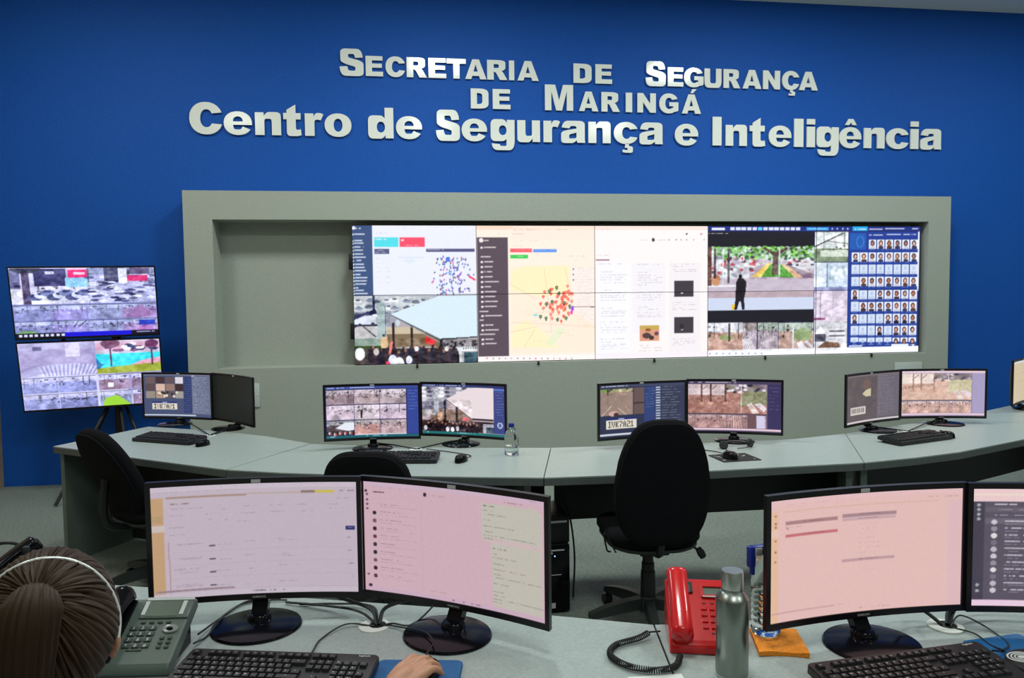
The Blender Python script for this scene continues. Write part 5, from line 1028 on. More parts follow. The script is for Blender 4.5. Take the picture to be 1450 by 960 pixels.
for i, (pts, r, lb) in enumerate([
    ([(.378, -4.60, z0), (.36, -4.56, DT + .03), (.27, -4.50, DT + .045), (.18, -4.47, DT + .09)], .005, 'thick black cable from the grommet up to the list monitor'),
    ([(.385, -4.60, z0), (.40, -4.575, DT + .035), (.47, -4.58, DT + .06), (.53, -4.60, DT + .10)], .005, 'thick black cable from the grommet up to the chat monitor'),
    ([(.380, -4.605, z0), (.33, -4.55, DT + .02), (.24, -4.48, DT + .012), (.12, -4.42, DT + .006)], .0035, 'black cable lying behind the list monitor stand'),
    ([(.383, -4.598, z0), (.36, -4.50, DT + .012), (.25, -4.45, DT + .005), (.16, -4.44, DT + .005)], .003, 'thin black cable furthest back behind the list monitor'),
    ([(.390, -4.61, z0), (.42, -4.62, DT + .012), (.47, -4.62, DT + .006), (.53, -4.56, DT + .03), (.58, -4.56, DT + .10)], .0025, 'thin cable curling from the grommet towards the chat monitor'),
    ([(.372, -4.61, z0), (.30, -4.60, DT + .010), (.245, -4.66, DT + .004), (.235, -4.735, DT + .012), (.236, -4.77, DT + .022)], .0022, 'thin keyboard cable bending down to the keyboard by the hand'),
    ([(-.06, -4.62, DT + .02), (-.04, -4.50, DT + .004), (.0, -4.405, DT + .004), (.1, -4.385, DT + .004)], .0028, 'black telephone cable running behind the list monitor stand'),
    ([(-.06, -4.66, DT + .015), (-.045, -4.60, DT + .004), (-.03, -4.54, DT + .016), (-.03, -4.47, DT + .004), (.02, -4.40, DT + .01), (.12, -4.40, DT + .004)], .0025, 'black telephone cable with a small loop beside the grey telephone'),
    ([(1.81, -4.84, z0), (1.78, -4.81, DT + .03), (1.73, -4.80, DT + .05), (1.69, -4.82, DT + .11)], .005, 'thick black cable from the grommet up to the form monitor'),
    ([(1.825, -4.84, z0), (1.85, -4.82, DT + .03), (1.92, -4.83, DT + .055), (2.02, -4.86, DT + .08)], .007, 'thickest black cable sweeping from the grommet to the contact list monitor'),
    ([(1.83, -4.84, z0), (1.88, -4.81, DT + .035), (1.98, -4.80, DT + .04), (2.16, -4.87, DT + .02)], .004, 'black cable passing behind the contact list monitor'),
    ([(1.82, -4.855, z0), (1.85, -4.90, DT + .006), (1.845, -4.955, DT + .004), (1.845, -5.0, DT + .01), (1.80, -5.015, DT + .022)], .0022, 'thin keyboard cable hanging straight from the grommet'),
    ([(1.825, -4.85, z0), (1.87, -4.83, DT + .02), (1.905, -4.88, DT + .006), (1.89, -4.96, DT + .004), (1.83, -5.01, DT + .018)], .0022, 'thin cable looping round beside the blue ring-emblem mat'),
    ([(.497, -4.855, DT + .032), (.515, -4.80, DT + .03), (.52, -4.76, DT + .022), (.50, -4.70, DT + .02), (.44, -4.64, DT + .01), (.39, -4.605, DT + .006)], .0022, 'thin mouse cable crossing the chat monitor stand'),
    ([(.76, -2.665, DT + .01), (.79, -2.58, DT + .004), (.70, -2.48, DT + .004), (.56, -2.37, DT + .006)], .0025, 'thin mouse cable on the rear desk near the clear bottle'),
    ([(2.12, -2.83, DT + .012), (2.10, -2.72, DT + .004), (1.98, -2.62, DT + .004), (1.80, -2.6, DT + .004)], .0025, 'thin mouse cable running behind the tall chair back'),
    ([(1.272, -2.72, .50), (1.30, -2.75, .40), (1.31, -2.80, .22), (1.29, -2.85, .02)], .005, 'black cable hanging beside the computer tower'),
]): cable(pts, r, lb, 'cables on and under the desks')

# headset heap round the foot of the square-view monitor
hs = empty('headset', (2.27, -2.64, DT), rz=radians(10), label='black headset lying round the foot of the square-view monitor', cat='headset', group='black headsets')
MB().tube([(cos(a) * .09, sin(a) * .045 + .0, .014 + .012 * abs(sin(a))) for a in [pi * k / 16 for k in range(17)]], .006, 8).build('headband', M['plastic'], hs)
for sx in (-1, 1): MB().lathe([(0, -.012), (.020, -.010), (.025, 0), (.020, .010), (0, .011)], 20, T=Tm(loc=(sx * .085, -.01, .022), rx=pi / 2.6, rz=sx * .4)).build('ear_cushion', M['rubber'], hs)
MB().tube(spline([(.085, -.03, .02), (.03, -.065, .012), (-.03, -.06, .01)], 6), .003, 6).build('microphone_boom', M['plastic'], hs)

# ---------------------------------------------------------------- computer tower under the rear desk
pc = empty('computer_tower', (1.155, -2.98, 0), rz=radians(3), label='black computer tower with a blue light standing on the floor under the rear desk', cat='computer')
MB().box(-.09, .09, 0.0, .36, 0.01, .345, .004).build('case', M['plastic'], pc)
MB().box(-.088, .088, -.012, 0.0, 0.012, .343, .003).build('front_panel', M['gloss'], pc)
MB().box(-.06, .06, -.0135, -.012, .318, .324).build('trim_strip', M['silver'], pc, smooth=0)
MB().box(-.055, .0, -.0145, -.012, .304, .312).build('label_strip', M['mark'], pc, smooth=0)
MB().box(-.06, .045, -.0135, -.012, .196, .199).build('drive_slot', M['mark'], pc, smooth=0)
MB().lathe([(0, 0), (.003, 0), (.003, .002), (0, .002)], 12, T=Tm(loc=(.012, -.012, .292), rx=pi / 2)).build('power_light', M['led'], pc)
MB().box(-.012, .014, -.0135, -.012, .03, .056).build('badge', M['mark'], pc, smooth=0)
for sx in (-.07, .07):
    for sy in (.03, .33): MB().lathe([(0, 0), (.012, 0), (.012, .011), (0, .011)], 12, T=Tm(loc=(sx, sy, 0))).build('foot', M['rubber'], pc)
up2 = empty('power_backup_unit', (1.165, -2.965, .3452), rz=radians(3), label='black box with a pale label strip lying on top of the computer tower', cat='power unit')
MB().box(-.085, .085, 0, .30, 0, .135, .006).build('case', M['plastic'], up2)
MB().box(-.02, .07, -.002, 0, .105, .115).build('label_strip', M['mark'], up2, smooth=0)

# ---------------------------------------------------------------- clear bottle on the rear desk
def clear_bottle(x, y, label, prof, capz, capr, capm, water_h, group=None, ribs=True):
    t = empty('water_bottle', (x, y, DT), label=label, cat='bottle', group='clear plastic bottles')
    MB().lathe(prof, 40).build('body', M['glass'], t, smooth=60)
    if water_h > 0:
        wp = [(max(r - .0012, 0), z + .0012) for r, z in prof if z < water_h]; wp.append((wp[-1][0], water_h)); wp.append((0, water_h))
        MB().lathe([(0, wp[0][1])] + wp, 40).build('water', M['water'], t, smooth=60)
    MB().lathe([(0, capz), (capr, capz), (capr * 1.02, capz + .004), (capr, capz + .018), (capr * .9, capz + .021), (0, capz + .021)], 28).build('cap', M[capm], t)
    return t
clear_bottle(1.015, -2.575, 'clear plastic bottle with a dark cap on the rear desk beside the tent monitor', [(0, 0), (.034, 0), (.038, .004), (.039, .03), (.037, .034), (.039, .04), (.039, .095), (.035, .115), (.024, .135), (.0155, .145), (.0145, .155)], .150, .0155, 'bluecap', .05)

# ---------------------------------------------------------------- front desk: bottle on an orange cloth, flask, telephones, paper
cl = MB()
def clothf(th):
    def f(u, v):
        x, y = (u - .5) * .115, (v - .5) * .135; z = th + .0018 * sin(x * 60 + y * 35) + .0012 * sin(y * 90) + (.004 if th > .002 else 0)
        return (x + .006 * (v - .5), y + .008 * sin(u * 3), max(z, .0005))
    return f
def slab(ft, fb, n, m_):
    mb = MB(); N = (n + 1) * (m_ + 1); mb.grid(ft, n, m_); mb.grid(fb, n, m_); mb.f[n * m_:] = [f[::-1] for f in mb.f[n * m_:]]
    per = [i for i in range(n)] + [n + j * (n + 1) for j in range(m_)] + [N - 1 - i for i in range(n)] + [(m_ - j) * (n + 1) for j in range(m_)]
    for a, b in zip(per, per[1:] + per[:1]): mb.f.append((a + N, b + N, b, a)); mb.m.append(0)
    return mb
tag(slab(clothf(.007), clothf(.0), 16, 16).build('folded_cloth', M['orange'], loc=(1.352, -4.866, DT), rot=(0, 0, radians(-14))), 'folded orange cloth lying under the ribbed plastic bottle', 'cloth')
pb = [(0, 0), (.026, 0), (.031, .004)]
for i in range(7): z = .010 + i * .0145; pb += [(.0325, z), (.0328, z + .004), (.0298, z + .008), (.0325, z + .012)]
pb += [(.0328, .118), (.0325, .140), (.028, .165), (.0195, .185), (.014, .196), (.0135, .205)]
pb = [(r * 1.1, z) for r, z in pb]
b2 = clear_bottle(1.338, -4.828, 'clear ribbed plastic bottle with a blue cap standing on the orange cloth', pb, .200, .0155, 'bluecap', .0)
b2.location.z = DT + .0135
MB().box(-.046, -.006, -.010, .008, .212, .222, .004).box(-.050, -.030, -.010, .008, .168, .222, .006).box(-.042, -.032, -.008, .006, .150, .175, .003).build('flip_lid', M['bluecap'], b2)
MB().box(-.034, -.016, -.0125, -.010, .200, .219, .001).build('cap_label', M['mark'], b2)
fl = empty('steel_flask', (1.178, -4.985, DT), label='tall brushed steel flask with a narrow cap beside the red telephone', cat='flask')
MB().lathe([(0, .008), (.0352, .008), (.0360, .012), (.0360, .176), (.0355, .179), (.0265, .193), (.0240, .195), (.0240, .201)], 56).build('body', M['steel'], fl, smooth=20)
MB().lathe([(0, 0), (.0335, 0), (.0352, .002), (.0352, .008), (.0, .0085)], 56).build('base_ring', M['steelcap'], fl, smooth=40)
MB().lathe([(0, .200), (.0238, .200), (.0242, .203), (.0242, .236), (.0230, .240), (.0, .2405)], 48).build('cap', M['steelcap'], fl, smooth=40)
tag(MB().box(-.062, .062, -.045, .045, 0, .0008).build('paper_sheet', M['paper'], loc=(1.005, -5.005, DT), rot=(0, 0, radians(-2)), smooth=0), 'small white paper sheet at the front of the desk below the red telephone', 'paper')

def key_block(parent, T, xs, ys, w, h, m, z=.0, lift=.004, mm_=None, txt=None):
    n = 0
    for j, yy_ in enumerate(ys):
        for i, xx_ in enumerate(xs):
            mb = MB(); mb.mat(M[m]); mb.box(xx_ - w / 2, xx_ + w / 2, yy_ - h / 2, yy_ + h / 2, z, z + lift, .0012, T=T, seg=1)
            if txt: mb.mat(M[mm_]); add_text(mb, txt[n % len(txt)], T @ Matrix.Translation((xx_, yy_ - h * .36, z + lift + .0003)), h * 1.05)
            mb.build('number_key', None, parent, smooth=0); n += 1
def phone_body(prof, w, mt, t, x0=0):
    """prof: side outline (y, z) counter-clockwise; extruded over the width"""
    mb = MB(); T = Matrix(((0, 0, 1, x0 - w / 2), (1, 0, 0, 0), (0, 1, 0, 0), (0, 0, 0, 1)))
    mb.prism(prof, 0, w, T=T); o = mb.build('body', M[mt], t, smooth=0)
    b = o.modifiers.new('bevel', 'BEVEL'); b.width = .006; b.segments = 3; b.limit_method = 'ANGLE'; return o
def handset(t, x, y, z, L, m, T0, w=.040):
    """handset lying on the slope along local y"""
    mb = MB(); vs = []; fs = []; n = 20; K = 14
    for i in range(n + 1):
        u = i / n; e = min(u, 1 - u) * 2; end = 1 - max(0, 1 - min(u, 1 - u) / .05) ** 2 * .5
        hw = w / 2 * (.88 + .14 * abs(2 * u - 1) ** 2.2) * end; zz = .018 * (1 - abs(2 * u - 1) ** 2.6) ; th = (.017 + .014 * abs(2 * u - 1) ** 3) * end
        for k in range(K):
            a = 2 * pi * k / K; c, s_ = cos(a), sin(a)
            vs.append((hw * math.copysign(abs(c) ** .7, c), (u - .5) * L, zz + .03 + th * math.copysign(abs(s_) ** .7, s_)))
    for i in range(n):
        for k in range(K): k2 = (k + 1) % K; fs.append((i * K + k, i * K + k2, (i + 1) * K + k2, (i + 1) * K + k))
    fs.append(tuple(range(K))[::-1]); fs.append(tuple(n * K + k for k in range(K)))
    mb.add(vs, [f[::-1] for f in fs], T0 @ Matrix.Translation((x, y, z))); return mb.build('handset', M[m], t, smooth=60)
# red telephone
rp = empty('desk_telephone', (1.178, -4.808, DT), rz=radians(-15), label='bright red push-button telephone with a black coiled cord', cat='telephone', group='desk telephones')
phone_body([(-.085, 0), (.075, 0), (.085, .02), (.085, .115), (.07, .125), (-.075, .032), (-.085, .022)], .165, 'red', rp)
sl = math.atan2(.125 - .032, .07 + .075); Ts = Tm(loc=(0, -.075, .032), rx=sl)
# slope coordinates: x across, y up the slope 0..0.172, z out of it
mb = MB(); mb.box(-.076, -.026, .002, .170, -.004, .007, .004, T=Ts); mb.build('cradle', M['red'], rp)
mb = MB(); mb.box(-.030, -.016, .128, .160, .001, .006, .001, T=Ts); mb.build('hook_slot', M['plastic'], rp)
handset(rp, -.054, .084, -.014, .195, 'red', Ts, w=.054)
mb = MB(); mb.prism(R_(.004, .118, .062, .152), .0, .006, T=Ts, holes=[R_(.009, .123, .057, .147)]); mb.build('display_frame', M['red'], rp, smooth=0)
MB().box(.009, .057, .123, .147, -.002, .0012, T=Ts).build('display', M['lcd'], rp, smooth=0)
tag(MB().box(.006, .060, .116, .1185, .004, .0075, T=Ts).build('display_strip', M['mark'], rp, smooth=0), label='white strip below the display')
key_block(rp, Ts, [.006, .026, .046], [.087, .070, .053, .036], .0145, .0115, 'red', mm_='redkey', txt=['1', '2', '3', '4', '5', '6', '7', '8', '9', '*', '0', '#'])
mb = MB(); [mb.box(x - .005, x + .005, .100, .1025, 0, .002, T=Ts) for x in (.008, .028, .048)]; mb.build('function_keys', M['redkey'], rp, smooth=0)
MB().box(.018, .046, .018, .0205, 0, .002, T=Ts).build('name_strip', M['redkey'], rp, smooth=0)
# coiled cord
path = spline([(1.088, -4.905, DT + .012), (1.06, -4.945, DT + .010), (1.01, -4.955, DT + .010), (.955, -4.925, DT + .010), (.930, -4.872, DT + .010), (.955, -4.825, DT + .010), (1.02, -4.80, DT + .011), (1.052, -4.785, DT + .016)], 26)
coil = []
Lc = 0
for i in range(len(path) - 1):
    a, b = path[i], path[i + 1]; tdir = (b - a).normalized(); sd = Vector((-tdir.y, tdir.x, 0)); upv = tdir.cross(sd) * -1 if tdir.cross(sd).z < 0 else tdir.cross(sd)
    for k in range(5):
        p = a.lerp(b, k / 5); ph = Lc * 2 * pi / .0052; Lc += (b - a).length / 5; coil.append(p + sd * cos(ph) * .0062 + upv * sin(ph) * .0062)
o = MB().tube(coil, .0017, 5).build('coiled_cord', M['rubber'], smooth=60); cc = o
tag(MB().tube(spline([(1.052, -4.785, DT + .016), (1.06, -4.775, DT + .012), (1.085, -4.775, DT + .012)], 6), .0022, 6).build('cord_end', M['rubber']))
bpy.data.objects['cord_end'].parent = rp; bpy.data.objects['cord_end'].matrix_parent_inverse = (Matrix.Translation(rp.location) @ Matrix.Rotation(rp.rotation_euler.z, 4, 'Z')).inverted()
cc.parent = rp; cc.matrix_parent_inverse = (Matrix.Translation(rp.location) @ Matrix.Rotation(rp.rotation_euler.z, 4, 'Z')).inverted()

# grey telephone
def grey_phone(x, y, yaw, label, full=True):
    t = empty('desk_telephone', (x, y, DT), rz=radians(yaw), label=label, cat='telephone', group='desk telephones')
    phone_body([(-.095, .006), (-.085, 0), (.088, .092), (.085, .108), (.07, .115), (-.088, .030), (-.095, .02)], .19, 'phonegrey', t, x0=-.012)
    mb = MB(); mb.prism([(-.03, 0), (.075, 0), (.078, .082), (-.03, .024)], 0, .13, T=Matrix(((0, 0, 1, -.065), (1, 0, 0, 0), (0, 1, 0, 0), (0, 0, 0, 1)))); mb.build('stand', M['gloss'], t, smooth=0)
    s_ = math.atan2(.115 - .030, .07 + .088); T = Tm(loc=(0, -.088, .030), rx=s_)   # slope 0..0.179
    handset(t, -.078, .088, -.006, .195, 'gloss', T, w=.048)
    MB().box(-.104, -.054, .004, .176, -.003, .006, .004, T=T).build('cradle', M['gloss'], t)
    MB().box(-.034, .084, .120, .178, -.002, .006, .004, T=T).build('display_housing', M['phonegrey'], t)
    MB().box(-.020, .056, .124, .168, .006, .0072, T=T).build('display', M['lcd'], t, smooth=0)
    for x0, x1, y0, y1 in ((-.030, .084, .170, .179), (-.030, -.0205, .128, .168), (.060, .070, .128, .168)): tag(MB().box(x0, x1, y0, y1, .006, .0078, .0005, T=T, seg=1).build('silver_trim', M['silver'], t), label='bright silver strip framing the display')
    key_block(t, T, [-.034, -.012, .010], [.094, .078, .062, .046], .0180, .0105, 'phonekey', mm_='mark', txt=['1', '2', '3', '4', '5', '6', '7', '8', '9', '*', '0', '#'])
    key_block(t, T, [-.018, .002, .022, .042], [.110], .0115, .006, 'phonekey'); key_block(t, T, [.042, .060], [.066, .054, .042], .0105, .0075, 'phonekey')
    MB().box(-.030, .006, .033, .037, 0, .003, .001, T=T).build('microphone_slot', M['phonekey'], t)
    MB().lathe([(0, .001), (.019, .001), (.018, .005), (.013, .006), (0, .006)], 28, T=T @ Matrix.Translation((.053, .090, 0)), sy=.62).build('navigation_pad', M['darksilver'], t)
    MB().lathe([(0, .006), (.008, .006), (.007, .008), (0, .008)], 20, T=T @ Matrix.Translation((.053, .088, 0)), sy=.62).build('centre_key', M['gloss'], t)
    return t
grey_phone(-0.150, -4.690, -6, 'grey push-button telephone with a tilted display between the person and the keyboard')
g2 = grey_phone(-0.605, -4.275, -38, 'black and grey telephone behind the head of the seated person')
# headset with microphone standing behind the second telephone
h2 = empty('headset', (-0.735, -4.150, DT), rz=radians(5), label='black headset with a thin microphone boom beside the person, cut by the picture edge', cat='headset', group='black headsets')
for sx in (-1, 1): MB().lathe([(0, -.014), (.030, -.014), (.037, 0), (.030, .014), (0, .016)], 24, T=Tm(loc=(sx * .072, 0, .0375), ry=pi / 2)).build('ear_cushion', M['rubber'], h2)
MB().tube([(cos(a) * .082, 0, .05 + sin(a) * .085) for a in [pi * k / 20 for k in range(21)]], .0055, 8).build('headband', M['plastic'], h2)
MB().tube(spline([(.078, .0, .045), (.09, -.03, .08), (.06, -.07, .12), (.085, -.09, .135)], 8), .003, 6).build('microphone_boom', M['plastic'], h2)
MB().lathe([(0, -.013), (.009, -.009), (.011, 0), (.009, .009), (0, .013)], 14, T=Tm(loc=(.092, -.094, .137))).build('microphone_foam', M['rubber'], h2)

# ---------------------------------------------------------------- seated person, seen from behind and above
def ball(mb, c, r, T=None, n=20):
    vs = []; fs = []; rx, ry, rz_ = r if isinstance(r, tuple) else (r, r, r)
    for j in range(n + 1):
        th = pi * j / n
        for i in range(n): a = 2 * pi * i / n; vs.append((c[0] + rx * sin(th) * cos(a), c[1] + ry * sin(th) * sin(a), c[2] + rz_ * cos(th)))
    for j in range(n):
        for i in range(n): i2 = (i + 1) % n; fs.append((j * n + i, (j + 1) * n + i, (j + 1) * n + i2, j * n + i2))
    return mb.add(vs, fs, T)
def limb(mb, pts, rs, n=16, T=None):
    P = spline(pts, 5); R = []
    for i in range(len(pts) - 1):
        for k in range(5): R.append(rs[i] + (rs[i + 1] - rs[i]) * k / 5)
    R.append(rs[-1]); mb.tube(P, R, n, T); ball(mb, P[0], R[0], T, 12); ball(mb, P[-1], R[-1], T, 12)
HX, HY, HZ = -0.050, -5.380, 1.083      # centre of the skull
HYAW = radians(17)                      # looks ahead at the list monitor
TH = Matrix.Translation((HX, HY, HZ)) @ Matrix.Rotation(HYAW, 4, 'Z') @ Matrix.Rotation(radians(-8), 4, 'X')
pr = empty('person', (HX, HY, 0), label='seated person with tied brown hair and thin headband, one hand on a mouse', cat='person')
def P_(o): o.parent = pr; o.matrix_parent_inverse = Matrix.Translation((-HX, -HY, 0)); return o
body = MB()
# head: skull, jaw, face (local: +y is forward)
ball(body, (0, -.008, .012), (.074, .092, .098), TH, 28); ball(body, (0, .040, -.050), (.056, .050, .068), TH, 24); ball(body, (0, .062, -.092), (.026, .022, .020), TH)
ball(body, (0, .082, .016), (.050, .020, .020), TH); ball(body, (0, .098, -.028), (.011, .020, .024), TH); ball(body, (0, .106, -.040), (.014, .012, .010), TH)
ball(body, (0, .090, -.066), (.022, .012, .008), TH); 
for s in (-1, 1):
    ball(body, (s * .040, .062, -.030), (.022, .022, .022), TH); ball(body, (s * .030, .083, -.006), (.013, .010, .009), TH)
    ball(body, (s * .080, .000, -.020), (.008, .015, .027), TH); ball(body, (s * .087, -.010, -.014), (.005, .011, .021), TH)
limb(body, [(HX, HY - .005, HZ - .06), (HX - .01, HY - .03, HZ - .15), (HX - .02, HY - .05, HZ - .23)], [.055, .052, .062])
SX, SY, SZ = HX - .02, HY - .055, 0.86
limb(body, [(SX - .15, SY, SZ), (SX, SY, SZ + .01), (SX + .15, SY, SZ)], [.062, .075, .062]); ball(body, (SX, SY, .68), (.15, .105, .2), None, 24); ball(body, (SX, SY + .0, .52), (.17, .13, .12), None, 24)
hand = Vector((.478, -4.925, DT + .045))
elb = Vector((SX + .30, SY + .12, .70)); sh = Vector((SX + .165, SY, SZ - .01)); wr = Vector((.425, -5.005, DT + .040))
limb(body, [tuple(sh), tuple(sh.lerp(elb, .5) + Vector((.02, 0, 0))), tuple(elb)], [.052, .045, .040]); limb(body, [tuple(elb), tuple(elb.lerp(wr, .4)), tuple(wr)], [.040, .036, .025])
lsh = Vector((SX - .165, SY, SZ - .01)); lelb = Vector((SX - .24, SY + .12, .62)); lwr = Vector((SX - .10, SY + .33, .70))
limb(body, [tuple(lsh), tuple(lsh.lerp(lelb, .5)), tuple(lelb)], [.052, .045, .040]); limb(body, [tuple(lelb), tuple(lelb.lerp(lwr, .5)), tuple(lwr)], [.040, .034, .025])
# legs, seated
for s in (-1, 1):
    limb(body, [(SX + s * .09, SY, .50), (SX + s * .11, SY + .22, .52), (SX + s * .12, SY + .44, .50)], [.088, .075, .058]); limb(body, [(SX + s * .12, SY + .44, .50), (SX + s * .12, SY + .45, .28), (SX + s * .12, SY + .42, .09)], [.058, .05, .036])
    limb(body, [(SX + s * .12, SY + .40, .045), (SX + s * .125, SY + .56, .035)], [.04, .03])
# right hand on the mouse: local frame, +y along the fingers, z up
d = Vector((.70, .70, 0)).normalized(); hang = math.atan2(d.y, d.x) - pi / 2
THd = Matrix.Translation(wr) @ Matrix.Rotation(hang, 4, 'Z')
limb(body, [(0, -.01, 0), (0, .02, .004), (0, .045, .008)], [.024, .027, .026], 14, THd)
for i, (fx, L1, L2, L3_, r) in enumerate([(-.030, .034, .024, .018, .0092), (-.010, .038, .027, .019, .0096), (.011, .036, .025, .018, .0090), (.030, .028, .019, .016, .0080)]):
    k = (fx * 1.02, .072 - abs(fx + .005) * .25, .016); spread = fx * .35
    limb(body, [(fx * .75, .025, .006), (fx * .95, .055, .014), k], [.014, .0135, .0115], 12, THd)
    p1 = (k[0] + spread * .4, k[1] + L1 * .93, k[2] + .004); p2 = (p1[0] + spread * .25, p1[1] + L2 * .86, p1[2] - L2 * .5); p3 = (p2[0], p2[1] + L3_ * .62, p2[2] - L3_ * .72)
    limb(body, [k, p1, p2, p3], [.0112, r * 1.05, r * .95, r * .78], 12, THd)
limb(body, [(.022, .005, -.004), (.043, .030, -.008), (.050, .058, -.014), (.044, .084, -.020)], [.017, .0135, .0105, .0085], 12, THd)
# left hand, resting on the desk edge
Thl = Matrix.Translation(lwr) @ Matrix.Rotation(-.3, 4, 'Z')
limb(body, [(0, -.01, 0), (0, .05, .004)], [.024, .026], 12, Thl)
for fx, L in ((-.030, .07), (-.010, .082), (.011, .086), (.030, .078)): limb(body, [(fx * .9, .05, .004), (fx, .08, .006), (fx * 1.05, .07 + L * .7, -.012)], [.013, .0095, .0075], 10, Thl)
limb(body, [(-.02, .0, 0), (-.045, .04, -.004), (-.045, .075, -.012)], [.017, .012, .009], 10, Thl)
bo = body.build('body', M['skin'], smooth=0); rm = bo.modifiers.new('remesh', 'REMESH'); rm.mode = 'VOXEL'; rm.voxel_size = .0042; rm.use_smooth_shade = True
sm = bo.modifiers.new('smooth', 'SMOOTH'); sm.factor = .5; sm.iterations = 3
P_(bo)
# nails
for fx, k in ((-.030, 0), (-.010, 1), (.011, 2), (.030, 3)): pass
# shirt and trousers
sh_ = MB()
limb(sh_, [(SX - .15, SY, SZ), (SX, SY - .01, SZ - .005), (SX + .15, SY, SZ)], [.072, .080, .072]); ball(sh_, (SX, SY, .68), (.165, .12, .215), None, 28); ball(sh_, (SX, SY, .53), (.18, .14, .12), None, 24)
limb(sh_, [tuple(sh), tuple(sh.lerp(elb, .5) + Vector((.02, 0, 0))), tuple(elb)], [.064, .056, .050]); limb(sh_, [tuple(elb), tuple(elb.lerp(wr, .4)), tuple(elb.lerp(wr, .93))], [.050, .044, .034])
limb(sh_, [tuple(lsh), tuple(lsh.lerp(lelb, .5)), tuple(lelb)], [.064, .056, .050]); limb(sh_, [tuple(lelb), tuple(lelb.lerp(lwr, .5)), tuple(lelb.lerp(lwr, .9))], [.050, .042, .034])
so_ = sh_.build('shirt', M['shirt'], smooth=0); rm = so_.modifiers.new('remesh', 'REMESH'); rm.mode = 'VOXEL'; rm.voxel_size = .008; rm.use_smooth_shade = True; P_(so_)
tr = MB()
for s in (-1, 1):
    limb(tr, [(SX + s * .09, SY, .50), (SX + s * .11, SY + .22, .52), (SX + s * .12, SY + .44, .50)], [.10, .088, .070]); limb(tr, [(SX + s * .12, SY + .44, .50), (SX + s * .12, SY + .45, .28), (SX + s * .12, SY + .42, .10)], [.070, .062, .052])
to_ = tr.build('trousers', M['fabric'], smooth=0); rm = to_.modifiers.new('remesh', 'REMESH'); rm.mode = 'VOXEL'; rm.voxel_size = .01; rm.use_smooth_shade = True; P_(to_)
# hair: combed from the hairline back to a knot high on the head, tail hanging below it
HC = Vector((0, -.010, .014)); HR = (.087, .106, .111)
kd = Vector((-.02, -.76, .52)).normalized()          # direction of the knot
def on_cap(dv, off=0.0): return HC + Vector((dv.x * (HR[0] + off), dv.y * (HR[1] + off), dv.z * (HR[2] + off)))
e1 = kd.cross(Vector((1, 0, 0))).normalized(); e2 = kd.cross(e1)
def hairline_ok(p):
    y, z = p.y, p.z
    lim = .058 if y > .055 else (.005 + .053 * (y - .012) / .043 if y > .012 else (-.010 + .015 * (y + .035) / .047 if y > -.035 else max(-.010 - (-.035 - y) * 2.2, -.088)))
    return z > lim
def polar(phi, th): return (kd * cos(th) + (e1 * cos(phi) + e2 * sin(phi)) * sin(th)).normalized()
NP = 420; tmax = []
for i in range(NP):
    phi = 2 * pi * i / NP; th = .25
    while th < 2.75 and hairline_ok(on_cap(polar(phi, th))): th += .02
    tmax.append(th)
tmax = [sum(tmax[(i + k) % NP] for k in range(-6, 7)) / 13 for i in range(NP)]
def groove(phi, th): return (.0011 * sin(61 * phi + 2.5 * sin(3 * phi)) + .0007 * sin(113 * phi + 4 * sin(5 * phi + 1)) + .0006 * sin(29 * phi + 7 * th)) * min(1, th / .35)
hm = MB()
def hf(u, v):
    i = int(round(u * NP)) % NP; phi = 2 * pi * u; th = tmax[i] * v; return on_cap(polar(phi, th), groove(phi, th) - .004 * max(0, v - .93) / .07)
hm.grid(hf, NP, 40, TH); ho = hm.build('hair', M['hair'], smooth=80); sd_ = ho.modifiers.new('solid', 'SOLIDIFY'); sd_.thickness = .005; sd_.offset = -1; P_(ho)
rs_ = random.Random(4); st_ = MB()
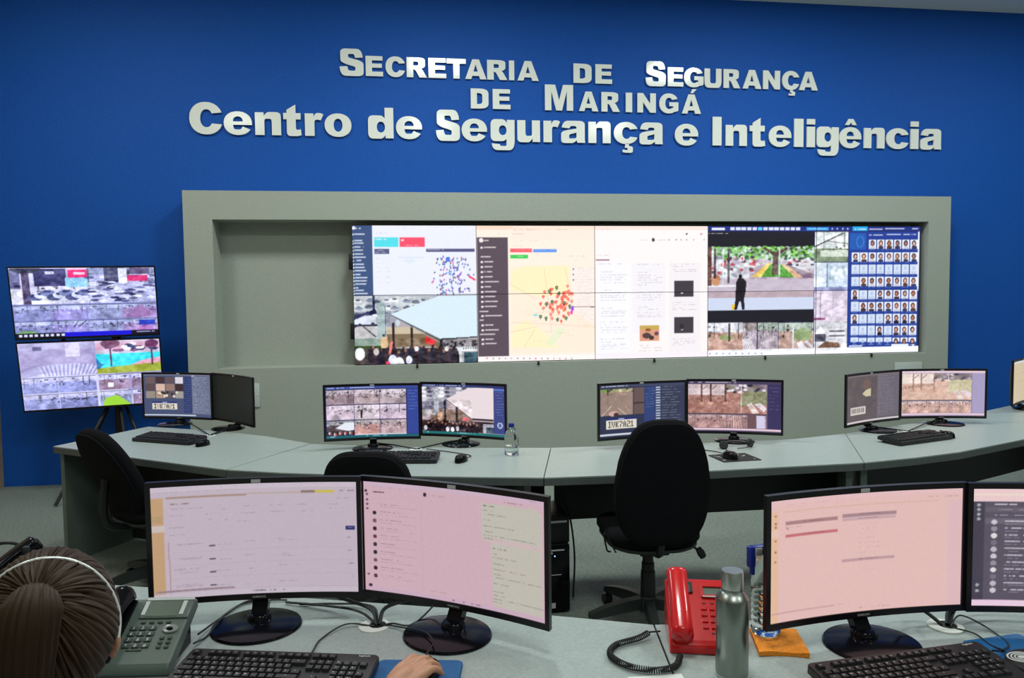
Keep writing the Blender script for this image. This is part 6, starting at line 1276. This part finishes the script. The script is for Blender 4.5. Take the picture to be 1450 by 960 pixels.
for i in range(900):
    phi = rs_.random() * 2 * pi; k = int(phi / 2 / pi * NP) % NP; t0 = rs_.uniform(.08, .7) * tmax[k]; t1 = min(tmax[k] * .985, t0 + rs_.uniform(.25, .9)); wob = rs_.uniform(-.03, .03)
    st_.tube([on_cap(polar(phi + wob * j / 6, t0 + (t1 - t0) * j / 6), groove(phi, t0) + .0006 + .0006 * sin(pi * j / 6)) for j in range(7)], .00042, 3, TH, cap=False)
so2 = st_.build('loose_strands', M['hairlight'], smooth=60); so2['kind'] = 'stuff'; P_(so2)
kp = on_cap(kd, .004); kb = MB()
tl = spline([kp, kp + Vector((.0, -.022, .004)), kp + Vector((-.006, -.034, -.020)), kp + Vector((-.012, -.030, -.060)), kp + Vector((-.014, -.016, -.12)), kp + Vector((-.012, -.004, -.18))], 8)
def tf(u, v):
    f = v * (len(tl) - 1); i = min(int(f), len(tl) - 2); p = tl[i].lerp(tl[i + 1], f - i); t_ = (tl[i + 1] - tl[i]).normalized(); sx_ = Vector((1, 0, 0)); ny = t_.cross(sx_).normalized()
    w_ = .010 + .030 * min(1, v / .35) ** .8 - .016 * max(0, v - .6) / .4; d_ = .010 + .016 * min(1, v / .3) ** .8 - .008 * max(0, v - .6); a = 2 * pi * u; g_ = 1 + .035 * sin(24 * a) + .02 * sin(41 * a + 3 * v)
    return p + sx_ * cos(a) * w_ * g_ + ny * sin(a) * d_ * g_
kb.grid(tf, 120, 40, TH); P_(kb.build('ponytail', M['hair'], smooth=80))
rb = MB(); rb.tube([kp + Vector((cos(a) * .0125, -.010 + sin(a) * .004, .003 + sin(a) * .0115)) for a in [2 * pi * k / 20 for k in range(21)]], .003, 8, TH); P_(rb.build('hair_tie', M['rubber'], smooth=60))
# thin metal headband over the crown from ear to ear
hb = MB(); pts = []
for k in range(49):
    al = radians(-12 + 204 * k / 48); y0_ = -.040 + .030 * (1 - abs(sin(al))); s_ = math.sqrt(1 - (y0_ / HR[1]) ** 2)
    pts.append(HC + Vector((cos(al) * HR[0] * 1.06 * s_, y0_, sin(al) * HR[2] * 1.055 * s_)))
hb.tube(pts, .0025, 8, TH); P_(tag(hb.build('headband', M['bandsilver'], smooth=60), label='thin shiny silver headband'))
# the chair the person sits on
office_chair(SX, SY - .02, 0, 'black office chair under the seated person', seat_z=.40, back_z=.42, bh=.36, bw=.40)
